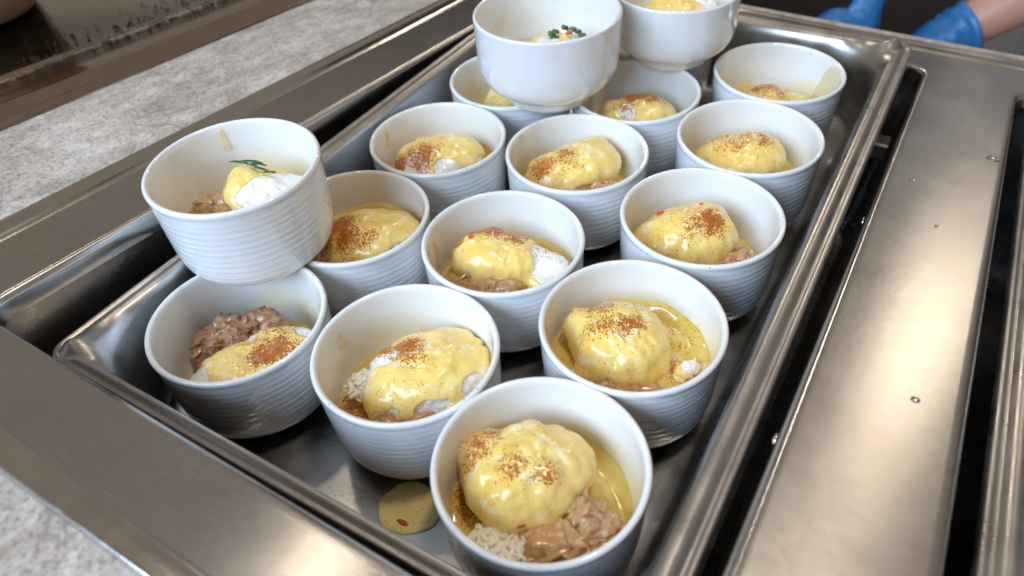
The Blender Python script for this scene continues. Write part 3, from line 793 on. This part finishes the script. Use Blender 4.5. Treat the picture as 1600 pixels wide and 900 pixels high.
# --- E
c = (-0.24, 0.08)
eE, PE = egg('E', [((*c, 0.68), (0.50, 0.40, 0.30), IR - 0.15), ((*at(c, 0.36, -0.10), 0.62), (0.34, 0.30, 0.24), IR - 0.3), ((*at(c, 0.72, -0.20), 0.58), (0.26, 0.22, 0.20), IR - 0.6), ((*at(c, 0.60, -0.40), 0.52), (0.22, 0.16, 0.16), IR)], 22, center=(*at(c, 0.22, -0.06), 0.62),
    pap=[(*at(c, -0.18, 0.25), 0.20, 1.0), (*at(c, 0.06, 0.20), 0.22, 1.0), (*at(c, 0.28, 0.12), 0.22, 0.95), (*at(c, -0.42, 0.1), 0.12, 0.8), (*at(c, -0.3, -0.15), 0.2, 0.3), (*at(c, 0.75, -0.1), 0.25, 0.55)],
    bare=[(*at(c, 0.78, -0.16), 0.74, 0.30), (*at(c, 0.66, -0.38), 0.66, 0.12)], cover=0.55, amp=0.04, sub=6, lab='long poached egg in pale sauce with a bare crinkled white tail')
bits('E', 'pepper_piece', [(*at(c, -0.24, 0.06), 0.985, 0.09, 0.06, 0.03, IR + 0.3, 0.0)], M_RED, parent=eE)
meat('E', [((-0.10, -0.36, 0.50), (0.40, 0.22, 0.22), IR), ((0.18, -0.22, 0.52), (0.22, 0.2, 0.2), IR), ((-0.48, -0.38, 0.44), (0.22, 0.22, 0.18), 0)], 23, M_MEATP, 'light brown meat chunks in front of the long egg', 34)
p_ = pool('E', 0.39, 22, [(-0.6, -0.4, 0.3, 0.6)], 'yellow sauce behind the long egg', climb=[(70, 40, 0.12), (20, 25, 0.14)])
smear(p_, 'E', 196, 6, 0.55, 0.98, 23, shape='drip')

# --- F
c = (-0.16, 0.02)
eF, PF_ = egg('F', [((*c, 0.68), (0.58, 0.42, 0.32), IR - 0.05), ((*at(c, 0.22, 0.08), 0.72), (0.36, 0.38, 0.28), IR), ((*at(c, -0.45, -0.05), 0.58), (0.26, 0.28, 0.2), IR)], 27,
    pap=[(*at(c, 0.26, -0.10), 0.22, 1.05), (*at(c, 0.05, -0.15), 0.3, 0.6), (*at(c, 0.1, 0.2), 0.4, 0.5), (*at(c, -0.2, 0), 0.5, 0.4)],
    bare=[(*at(c, -0.36, -0.30), 0.62, 0.09)], ragged=0.25, cover=0.6, amp=0.05, lab='plump poached egg with one dark paprika blotch and a red pepper scrap')
bits('F', 'pepper_piece', [(*at(c, -0.30, 0.22), 0.93, 0.16, 0.06, 0.03, IR + 0.4, 0.1), (*at(c, 0.22, 0.24), 1.0, 0.06, 0.05, 0.03, 0.4, 0.1)], M_RED, parent=eF)
meat('F', [((0.52, 0.06, 0.44), (0.24, 0.26, 0.16), 0.5), ((0.3, -0.3, 0.42), (0.3, 0.2, 0.14), IR)], 28, M_MEATP, 'pinkish meat showing at the foot of the plump egg', 20)
rice('F', (0.62, 0.16, 0.52), (0.14, 0.14, 0.06), 16, 29, 'a few rice grains beside the plump egg')
p_ = pool('F', 0.33, 27, [(0.5, 0.2, 0.4, 0.6), (-0.6, 0.1, 0.3, 0.8)], 'thin sauce ring round the plump egg', climb=[(150, 30, 0.16)])

# --- G
c = (-0.12, 0.08)
eG, PG = egg('G', [((*c, 0.62), (0.60, 0.46, 0.32), IR - 0.05), ((*at(c, 0.24, 0.04), 0.64), (0.38, 0.38, 0.31), IR), ((*at(c, -0.48, -0.10), 0.54), (0.25, 0.26, 0.2), IR)], 33,
    pap=[(*at(c, 0.1, 0.1), 0.5, 0.62), (*at(c, -0.1, -0.05), 0.3, 0.7), (*at(c, 0.3, 0.0), 0.25, 0.75), (*at(c, -0.3, 0.2), 0.2, 0.7)],
    bare=[(*at(c, -0.50, -0.14), 0.66, 0.12)], ragged=0.25, cover=0.6, amp=0.035, lab='smooth round poached egg evenly dusted with paprika')
meat('G', [((0.45, 0.02, 0.40), (0.25, 0.26, 0.16), 0.5)], 34, M_MEATD, 'bit of brown meat at the foot of the smooth round egg', 12)
pool('G', 0.31, 33, [(0.5, 0.2, 0.4, 0.6)], 'thin sauce ring round the smooth round egg', climb=[(60, 30, 0.08)])

# --- H
c = (-0.06, -0.02)
eH, PH = egg('H', [((*c, 0.52), (0.42, 0.36, 0.28), IR), ((*at(c, 0.42, -0.1), 0.50), (0.22, 0.24, 0.22), IR)], 38,
    pap=[(*at(c, -0.1, 0.15), 0.3, 0.85), (*at(c, 0.1, -0.05), 0.35, 0.7)], bare=[(*at(c, 0.40, 0.02), 0.72, 0.10)], cover=0.5, amp=0.05,
    lab='low browned poached egg deep in the bowl at the raised pan corner')
p_ = pool('H', 0.35, 38, [], 'yellow sauce at the bottom of the raised corner bowl', climb=[(150, 50, 0.12)])
smear(p_, 'H', 34, 26, 0.20, 1.12, 39, shape='run')

# --- I
c = (0.06, 0.08)
eI, PI_ = egg('I', [((*c, 0.66), (0.66, 0.46, 0.32), IR), ((*at(c, 0.30, 0.05), 0.64), (0.40, 0.40, 0.28), IR), ((*at(c, -0.3, -0.3), 0.50), (0.40, 0.22, 0.18), IR)], 42,
    pap=[(*at(c, -0.30, 0.0), 0.24, 1.05), (*at(c, -0.18, -0.25), 0.25, 0.85), (*at(c, -0.5, -0.1), 0.3, 0.8), (*at(c, 0.05, -0.3), 0.25, 0.6), (*at(c, -0.3, 0.3), 0.3, 0.5)],
    bare=[(*at(c, 0.48, -0.30), 0.66, 0.15), (*at(c, -0.30, -0.28), 0.76, 0.07), (*at(c, -0.12, -0.25), 0.82, 0.06)], cover=0.42, amp=0.06,
    lab='poached egg striped with paprika in the partly covered bowl')
bits('I', 'pepper_piece', [(*at(c, -0.10, -0.30), 0.84, 0.10, 0.06, 0.03, IR + 1.2, 0.2)], M_RED, parent=eI)
meat('I', [((-0.10, -0.52, 0.40), (0.5, 0.2, 0.16), IR)], 43, M_MEATD, 'brown meat under the paprika striped egg', 22)
p_ = pool('I', 0.43, 42, [(-0.5, -0.4, 0.4, 0.9)], 'yellow sauce round the paprika striped egg', climb=[(120, 45, 0.22), (75, 30, 0.12)])
smear(p_, 'I', 22, 5, 0.98, 1.06, 45)

# --- J
c = (-0.12, 0.06)
eJ, PJ = egg('J', [((*c, 0.62), (0.64, 0.46, 0.32), IR), ((*at(c, 0.24, 0.05), 0.66), (0.42, 0.40, 0.30), IR), ((*at(c, -0.30, -0.30), 0.62), (0.26, 0.16, 0.16), IR), ((*at(c, 0.10, -0.36), 0.60), (0.20, 0.14, 0.16), IR + 0.5)], 47,
    pap=[(*at(c, -0.58, -0.22), 0.20, 1.1), (*at(c, -0.2, -0.2), 0.35, 0.8), (*at(c, 0.0, 0.1), 0.4, 0.35)],
    bare=[(*at(c, -0.32, -0.32), 0.78, 0.20), (*at(c, 0.14, -0.38), 0.74, 0.16), (*at(c, 0.50, -0.1), 0.70, 0.10)], cover=0.42, amp=0.06,
    lab='poached egg with torn bare white flaps in front and glossy sauce on top')
p_ = pool('J', 0.37, 47, [(-0.5, -0.4, 0.3, 0.8)], 'yellow sauce round the torn egg', climb=[(130, 45, 0.20), (60, 40, 0.14)])
smear(p_, 'J', 185, 6, 0.80, 1.02, 48, shape='drip')

# --- K
c = (-0.16, 0.14)
eK, PK = egg('K', [((*c, 0.64), (0.66, 0.42, 0.32), IR + 0.15), ((*at(c, 0.30, 0.16), 0.72), (0.40, 0.34, 0.28), IR + 0.2), ((*at(c, -0.46, -0.22), 0.54), (0.26, 0.24, 0.2), IR)], 52,
    pap=[(*at(c, -0.42, -0.15), 0.22, 0.95), (*at(c, -0.1, -0.08), 0.28, 0.7), (*at(c, -0.3, 0.1), 0.4, 0.45), (*at(c, 0.2, 0.2), 0.3, 0.3)],
    bare=[(*at(c, 0.18, -0.40), 0.58, 0.10)], cover=0.6, amp=0.06, lab='poached egg leaning sideways on brown meat, paprika on one shoulder')
bits('K', 'pepper_piece', [(*at(c, -0.02, 0.12), 0.97, 0.12, 0.05, 0.03, IR + 0.6, 0.0)], M_RED, parent=eK)
meat('K', [((0.36, 0.04, 0.48), (0.34, 0.24, 0.20), IR), ((0.24, -0.22, 0.48), (0.24, 0.2, 0.2), IR)], 53, M_MEAT, 'brown ground meat under the leaning egg', 34)
p_ = pool('K', 0.36, 52, [], 'yellow sauce behind the leaning egg', climb=[(150, 50, 0.16)])
smear(p_, 'K', 15, 8, 0.7, 0.95, 54)

# --- L
c = (0.08, 0.06)
eL, PL = egg('L', [((*c, 0.60), (0.56, 0.44, 0.32), IR), ((*at(c, -0.36, 0.0), 0.60), (0.28, 0.3, 0.26), IR)], 57,
    pap=[(*at(c, -0.05, 0.15), 0.3, 1.0), (*at(c, 0.2, 0.1), 0.3, 0.8), (*at(c, -0.25, -0.1), 0.25, 0.7)], bare=[(*at(c, -0.26, -0.16), 0.80, 0.13)], cover=0.45, amp=0.07,
    lab='browned lumpy poached egg in the bowl behind the tall smooth bowl')
meat('L', [((-0.35, -0.3, 0.44), (0.3, 0.25, 0.2), IR)], 58, M_MEAT, 'brown meat at the side of the browned lumpy egg', 16)
p_ = pool('L', 0.33, 57, [], 'thin sauce under the browned lumpy egg')
smear(p_, 'L', 12, 9, 0.68, 1.04, 59)

# --- M
c = (-0.05, 0.05)
egg('M', [((*c, 0.60), (0.50, 0.42, 0.30), IR)], 62, pap=[(*c, 0.5, 0.4)], cover=0.6, amp=0.05, lab='plain yellow sauced egg mostly hidden under the tall smooth bowl')
pool('M', 0.39, 62, [], 'yellow sauce in the bowl hidden under the tall smooth bowl')

# --- N
c = (0.20, 0.14)
eN, PN = egg('N', [((*c, 0.62), (0.46, 0.36, 0.30), IR - 0.2), ((*at(c, -0.20, 0.10), 0.70), (0.24, 0.24, 0.24), IR), ((*at(c, 0.36, 0.04), 0.58), (0.34, 0.24, 0.22), IR - 0.3)], 66,
    pap=[], bare=[(*at(c, 0.08, -0.18), 0.72, 0.24), (*at(c, 0.42, 0.10), 0.74, 0.18), (*at(c, 0.30, 0.02), 0.80, 0.16)], cover=0.32, amp=0.04, lab='half coated poached egg with bare white side, topped with chives')
meat('N', [((-0.30, -0.22, 0.44), (0.30, 0.26, 0.22), IR), ((-0.05, -0.30, 0.42), (0.26, 0.2, 0.18), IR)], 67, M_MEAT, 'orange brown meat beside the chive topped egg', 34)
rice('N', (-0.55, -0.30, 0.36), (0.12, 0.14, 0.05), 14, 68, 'a few rice grains beside the orange brown meat')
p_ = pool('N', 0.27, 66, [], 'thin sauce under the chive topped egg')
smear(p_, 'N', 146, 6, 0.80, 1.10, 69, shape='drip')
ch = []
for j, (du, dv, yaw, L) in enumerate(((-0.26, 0.22, -0.25, 0.26), (-0.12, 0.20, -0.15, 0.30), (-0.02, 0.16, -0.3, 0.22), (0.02, 0.08, -0.45, 0.20), (0.12, 0.04, -0.1, 0.16), (-0.05, 0.10, -0.6, 0.18), (0.44, 0.06, 0.2, 0.14))):
    x, y = at(c, du, dv); ch.append((x, y, top_z(PN, x, y) + 0.010 + 0.006 * (j % 3), L, 0.034, 0.012, IR + yaw, 0.05))
bits('N', 'chive_piece', ch, M_CHIVE, lab='dark green chive strip lying on the half coated egg', cat='chive', group='chive pieces on the food')

# --- O
c = (0.20, 0.10)
eO, PO_ = egg('O', [((*c, 0.66), (0.48, 0.40, 0.22), IR), ((*at(c, -0.25, 0.0), 0.66), (0.22, 0.22, 0.17), IR)], 72, bare=[(*at(c, -0.2, 0.0), 0.86, 0.12), (*at(c, 0.22, 0.05), 0.90, 0.12), (*at(c, -0.4, -0.1), 0.8, 0.15)], cover=0.2, amp=0.10,
    lab='broken poached egg pieces with orange and green bits in the tall smooth bowl')
pool('O', 0.50, 72, [], 'shallow sauce at the bottom of the tall smooth bowl', R=lambda z: 0 * z + 0.86)
ch = []
for j, (du, dv, yaw) in enumerate(((-0.16, 0.08, 0.3), (-0.10, 0.05, 1.4), (-0.13, 0.02, 0.9), (0.18, 0.26, 0.2), (0.25, 0.24, 1.2), (0.06, 0.26, 0.6), (0.30, 0.10, 0.2))):
    x, y = at(c, du, dv); ch.append((x, y, top_z(PO_, x, y) + 0.04, 0.12, 0.09, 0.06, yaw, 0.3))
bits('O', 'herb_piece', ch, M_CHIVE, lab='chopped green herb piece in the tall smooth bowl', cat='herb', group='chopped herbs in the smooth bowls')
bits('O', 'pepper_piece', [(*at(c, 0.10, 0.04), top_z(PO_, *at(c, 0.10, 0.04)) + 0.01, 0.10, 0.07, 0.05, 0.4, 0.0)], M_RED, parent=eO)

# --- P
c = (0.05, 0.0)
eP, PP = egg('P', [((*c, 0.66), (0.56, 0.38, 0.26), IR), ((*at(c, 0.42, 0.05), 0.66), (0.26, 0.26, 0.24), IR)], 76, bare=[(*at(c, 0.50, 0.0), 0.76, 0.26)], cover=0.7, amp=0.06,
    lab='golden sauced egg with a bare white end in the short smooth bowl')
pool('P', 0.48, 76, [], 'shallow sauce at the bottom of the short smooth bowl', R=lambda z: 0 * z + 0.80)
ch = []
for j, (du, dv, yaw) in enumerate(((-0.50, 0.15, 0.3), (-0.56, 0.05, 1.1), (-0.15, -0.32, 0.2), (-0.22, -0.34, 0.9), (0.66, 0.0, 0.5), (0.62, 0.14, 1.4))):
    x, y = at(c, du, dv); ch.append((x, y, 0.72, 0.14, 0.09, 0.06, yaw, 0.2))
bits('P', 'herb_piece', ch, M_CHIVE, lab='chopped green herb piece in the short smooth bowl', cat='herb', group='chopped herbs in the smooth bowls')

# ------------------------------------------------------------------ sauce puddle and paprika grains on the pan floor
FLOOR_Z = -0.0615
def floor_M(): return PANM @ Matrix.Translation((0, 0, FLOOR_Z))
th = np.linspace(0, 2 * np.pi, 64, endpoint=False)
cx, cy = -3.29 * U, 2.70 * U
rad = 1 + 0.16 * noise(np.stack([np.cos(th) * 1.3, np.sin(th) * 1.3, 0 * th], 1), 4)
V = []; F = []
for i, (f, z) in enumerate(((1.0, 0.0), (0.985, 0.0006), (0.95, 0.0010), (0.85, 0.0013), (0.5, 0.0014), (0.05, 0.0014))):
    lx, ly = 0.37 * U * f * rad * np.cos(th), 0.31 * U * f * rad * np.sin(th)
    ca, sa = math.cos(IR - 0.2), math.sin(IR - 0.2)
    V += list(zip(cx + lx * ca - ly * sa, cy + lx * sa + ly * ca, 0 * th + z))
V = np.array(V)
for i in range(5):
    for j in range(64):
        k = (j + 1) % 64; F.append((i * 64 + j, i * 64 + k, (i + 1) * 64 + k, (i + 1) * 64 + j))
F.append(tuple(5 * 64 + j for j in range(64)))
pd = mesh_obj('sauce_puddle', V, F, M_SPILL, M=floor_M(), attrs={'pap': np.full(len(V), 0.25)})
tag(pd, 'round puddle of yellow sauce spilled on the pan floor between two bowls', 'sauce')
D, Fi = ico(2)
V = D * np.array([0.0042, 0.0017, 0.0011]) * 0.8 + np.array([cx + 0.001, cy - 0.009, 0.0016])
mesh_obj('pepper_piece', V, Fi, M_RED).parent = pd
rs = np.random.RandomState(5); D, Fi = ico(1); out = []
for j in range(230):
    du, dv = rs.normal(-0.9, 0.42), rs.normal(0.28, 0.17)
    a = I(du, dv); p = np.array([cx + a[0] * U, cy + a[1] * U, 0.0002]); s = rs.uniform(0.0001, 0.00030)
    out.append((D * s * rs.uniform(0.6, 1.4, 3) + p, Fi))
V, F = join(out)
tag(mesh_obj('paprika_grains', V, F, M_SPECK, M=floor_M()), 'dark paprika grains scattered on the pan floor beside the puddle', 'paprika', kind='stuff')

# ------------------------------------------------------------------ water drops on the divider
def drop_mesh(rx, ry, h, seed):
    D, F = ico(3); D = D.copy(); q = D.copy()
    q[:, 2] = np.where(D[:, 2] > 0, D[:, 2] ** 0.9 if False else D[:, 2], D[:, 2] * 0.04)
    s = 1 + 0.16 * noise(D * 1.3, seed)
    return q * s[:, None] * np.array([rx, ry, h]), F
for j, (x, y, rx, ry, rot) in enumerate(((0.0540, 0.5035, 0.0038, 0.0022, -0.3), (0.0418, 0.2630, 0.0019, 0.0013, -0.2), (0.0140, 0.4505, 0.0014, 0.0013, 0), (0.0330, 0.4050, 0.0010, 0.0009, 0.2), (0.0104, 0.400, 0.0009, 0.0008, 0))):
    V, F = drop_mesh(rx, ry, 0.0017 if j == 0 else 0.0011, j)
    o = mesh_obj('water_drop', V, F, M_WATER, M=Matrix.Translation((x, y, 0.0001)) @ Matrix.Rotation(rot, 4, 'Z'))
    tag(o, 'largest lens shaped water drop on the brushed divider' if j == 0 else 'tiny clear water drop on the brushed divider', 'water drop', 'water drops on the divider')

# ------------------------------------------------------------------ wet plate on the far side of the stone strip
PX = -0.5205
pl = empty('chilled_plate', Matrix.Translation((-0.75, 0.35, 0)))
tag(pl, 'wet dark steel serving plate with a rolled frame beyond the stone strip', 'serving plate')
def plate_part(name, V, F, m, **k):
    V = np.array(V, float) - np.array([-0.75, 0.35, 0]); o = mesh_obj(name, V, F, m, **k); o.parent = pl; return o
prof = [(0.0, -0.0028), (0.0005, -0.0008), (0.0020, 0.0002), (0.0100, 0.0012), (0.0150, 0.0026), (0.0190, 0.0042), (0.0212, 0.0046), (0.0230, 0.0040), (0.0250, 0.0024), (0.0300, 0.0018), (0.0600, 0.0014), (0.0605, 0.0010)]
rings = [[(x, y, z) for x, y in rrect(-1.30, PX - w, -0.35 + w, 1.3 - w, max(0.001, 0.03 - w * 0.4))] for w, z in prof]
V, F = loft([r[::1] for r in rings]); plate_part('frame', V, F, M_PLATE)
prof = [(0.0605, 0.0009), (0.0690, 0.0008), (0.0700, 0.0014), (0.0712, 0.0022), (0.0726, 0.0024), (0.0742, 0.0018), (0.0760, 0.0002)]
rings = [[(x, y, z) for x, y in rrect(-1.30, PX - w, -0.35 + w, 1.3 - w, 0.004)] for w, z in prof]
V, F = loft(rings, close_last=True); plate_part('plate', V, F, M_PLATE)
# water lying along its rim
rs = np.random.RandomState(9); out = []
for j in range(620):
    y = rs.uniform(0.12, 0.62); x = PX - 0.0655 + rs.normal(0, 0.0042)
    if rs.rand() < 0.35: x = PX - 0.080 - abs(rs.normal(0, 0.020))
    s = rs.uniform(0.0004, 0.0015) * (0.7 if x < PX - 0.078 else 1)
    zb = 0.0009 if x > PX - 0.0695 else 0.0003
    if PX - 0.0765 < x < PX - 0.0690: zb = 0.0020
    D, F = ico(2); q = D * (1 + 0.2 * noise(D * 1.4, j % 17))[:, None] * np.array([s * rs.uniform(0.8, 1.3), s * rs.uniform(0.9, 2.0), s * 0.55]); q[:, 2] = np.maximum(q[:, 2], -0.0001)
    out.append((q + np.array([x, y, zb]), F))
D, F = ico(4)
for j, (y, L) in enumerate(((0.205, 0.022), (0.252, 0.024), (0.305, 0.026), (0.356, 0.028), (0.412, 0.030), (0.47, 0.03))):
    q = D * np.array([0.0042, L, 0.0012]) * (1 + 0.35 * noise(D * np.array([1.5, 3.0, 1.5]), j + 31))[:, None]; q[:, 2] = np.maximum(q[:, 2], -0.0001)
    out.append((q + np.array([PX - 0.0650, y, 0.0010]), F))
for j in range(4):
    q = D * np.array([0.0012, 0.005 + 0.002 * j, 0.0005]); q[:, 2] = np.maximum(q[:, 2], -0.0001)
    out.append((q + np.array([PX - 0.0085, 0.222 + 0.016 * j, 0.0010]), F))
V, F = join(out)
tag(mesh_obj('water_beads', V, F, M_WATER), 'beads and streaks of clear water along the wet plate rim', 'water', kind='stuff')

# wooden bowl on the plate
pr = [(0.0, 0.0), (0.073, 0.0), (0.078, 0.003), (0.082, 0.010), (0.087, 0.024), (0.092, 0.045), (0.096, 0.07), (0.097, 0.088), (0.096, 0.090), (0.093, 0.088), (0.091, 0.07), (0.085, 0.04), (0.07, 0.018), (0.04, 0.01), (0.0, 0.009)]
V, F = lathe(pr, 72)
V = np.array(V); V[:, :2] *= (1 + 0.015 * noise(V * 22, 2))[:, None]
o = mesh_obj('wooden_bowl', V, F, M_WOOD, M=Matrix.Translation((-0.770, 0.298, 0.0004)))
tag(o, 'pale wooden bowl standing on the wet dark plate', 'bowl')

# ------------------------------------------------------------------ behind the counter
V, F = box(-3, 3, 0.9, 4.0, -0.92, -0.90); tag(mesh_obj('floor', V, F, M_FLOOR, smooth=False), kind='structure')
V, F = box(-3, 3, 2.6, 2.7, -0.90, 1.2); tag(mesh_obj('wall', V, F, M_DARK, smooth=False), kind='structure')

def skin_mesh(name, verts, edges, radii, root=0, sub=2):
    me = bpy.data.meshes.new(name); me.from_pydata(verts, edges, [])
    o = bpy.data.objects.new(name, me); COL.objects.link(o)
    o.modifiers.new('s', 'SKIN'); s = o.modifiers.new('d', 'SUBSURF'); s.levels = sub; s.render_levels = sub
    for i, r in enumerate(radii):
        sv = me.skin_vertices[0].data[i]; sv.radius = (r, r) if not isinstance(r, tuple) else r; sv.use_root = (i == root)
    dg = bpy.context.evaluated_depsgraph_get(); dg.update()
    ev = o.evaluated_get(dg); m2 = bpy.data.meshes.new_from_object(ev)
    V = [v.co[:] for v in m2.vertices]; F = [tuple(p.vertices) for p in m2.polygons]
    bpy.data.objects.remove(o); return V, F
# right-hand wrist is at camera left; the person faces the counter and works below its edge
WR1, WR2 = (-0.091, 1.010, -0.060), (0.007, 0.996, -0.092)
verts = [(0.17, 1.42, 0.02), (0.17, 1.43, 0.22), (0.17, 1.43, 0.44), (0.17, 1.42, 0.56), (0.17, 1.40, 0.64), (0.17, 1.39, 0.76),
         (-0.01, 1.42, 0.47), (-0.11, 1.30, 0.22), (-0.105, 1.10, 0.03), WR1,
         (0.35, 1.42, 0.47), (0.36, 1.26, 0.20), (0.13, 1.06, 0.01), WR2,
         (0.08, 1.42, -0.06), (0.08, 1.41, -0.45), (0.08, 1.44, -0.84), (0.08, 1.33, -0.87),
         (0.26, 1.42, -0.06), (0.26, 1.41, -0.45), (0.26, 1.44, -0.84), (0.26, 1.33, -0.87)]
edges = [(0, 1), (1, 2), (2, 3), (3, 4), (4, 5), (2, 6), (6, 7), (7, 8), (8, 9), (2, 10), (10, 11), (11, 12), (12, 13), (0, 14), (14, 15), (15, 16), (16, 17), (0, 18), (18, 19), (19, 20), (20, 21)]
radii = [(0.15, 0.11), (0.15, 0.11), (0.16, 0.11), 0.06, 0.075, 0.09, 0.065, 0.05, 0.030, 0.020, 0.065, 0.05, 0.040, 0.0255, 0.09, 0.06, 0.045, 0.035, 0.09, 0.06, 0.045, 0.035]
V, F = skin_mesh('person', verts, edges, radii)
ps = empty('person', Matrix.Translation((0.17, 1.42, -0.90)))
tag(ps, 'person in grey clothes and blue gloves working behind the counter edge', 'person')
V = np.array(V) - np.array([0.17, 1.42, -0.90])
bd = mesh_obj('body', V, F, M_CLOTH); bd.data.materials.append(M_SKIN); bd.parent = ps
for p in bd.data.polygons:
    cc = p.center
    if (cc[1] + 1.42 < 1.22 and cc[2] - 0.90 > -0.4) or cc[2] - 0.90 > 0.58: p.material_index = 1
def glove(wr, fore, down, side, seed, k=1.0):
    wr = np.array(wr); f = np.array(fore, float); f /= np.linalg.norm(f); d = np.array(down, float); d /= np.linalg.norm(d)
    s = np.cross(f, d); s /= np.linalg.norm(s); s *= side
    cuff0, cuff1 = wr - f * 0.032, wr - f * 0.015
    V = [cuff0, cuff1, wr + d * 0.012, wr + d * 0.055, wr + d * 0.085]; R = [0.036 * k, 0.033 * k, 0.030 * k, (0.038 * k, 0.026), (0.040 * k, 0.022)]
    Ed = [(0, 1), (1, 2), (2, 3), (3, 4)]
    n = np.cross(s, d)
    for k, (off, L) in enumerate(((-0.030, 0.060), (-0.010, 0.072), (0.010, 0.068), (0.029, 0.052))):
        base = wr + d * 0.088 + s * off; i0 = len(V)
        V += [base, base + d * L * 0.42, base + d * L * 0.72 + n * L * 0.28, base + d * L * 0.74 + n * L * 0.60]
        R += [0.0105, 0.0098, 0.009, 0.0075]; Ed += [(4, i0), (i0, i0 + 1), (i0 + 1, i0 + 2), (i0 + 2, i0 + 3)]
    i0 = len(V); tb = wr + d * 0.035 - s * 0.036
    V += [tb, tb + d * 0.030 - s * 0.020 + n * 0.012, tb + d * 0.055 - s * 0.018 + n * 0.028]; R += [0.0135, 0.011, 0.009]; Ed += [(3, i0), (i0, i0 + 1), (i0 + 1, i0 + 2)]
    vv, ff = skin_mesh('glove', [tuple(v) for v in V], Ed, R, 3, 3)
    P = np.array(vv)
    dist = (P - wr) @ f
    w = sstep(0.03, -0.03, (P - wr) @ d)
    ax = wr + ((P - wr) @ f)[:, None] * f
    rad = P - ax; rl = np.linalg.norm(rad, axis=1)[:, None] + 1e-6
    P = P + rad / rl * (0.0022 * np.sin(dist * 520 + 3 * noise(P * 40, seed)) * w)[:, None] + rad / rl * (0.004 * fbm(P * 45, seed, 2))[:, None]
    o = mesh_obj('glove', P - np.array([0.17, 1.42, -0.90]), ff, M_GLOVE); o.parent = ps
glove(WR1, (0.005, -0.09, -0.085), (0.0, -0.15, -1.0), 1, 3, 0.66)
glove(WR2, (-0.14, -0.09, -0.082), (-0.55, -0.2, -0.8), -1, 4)
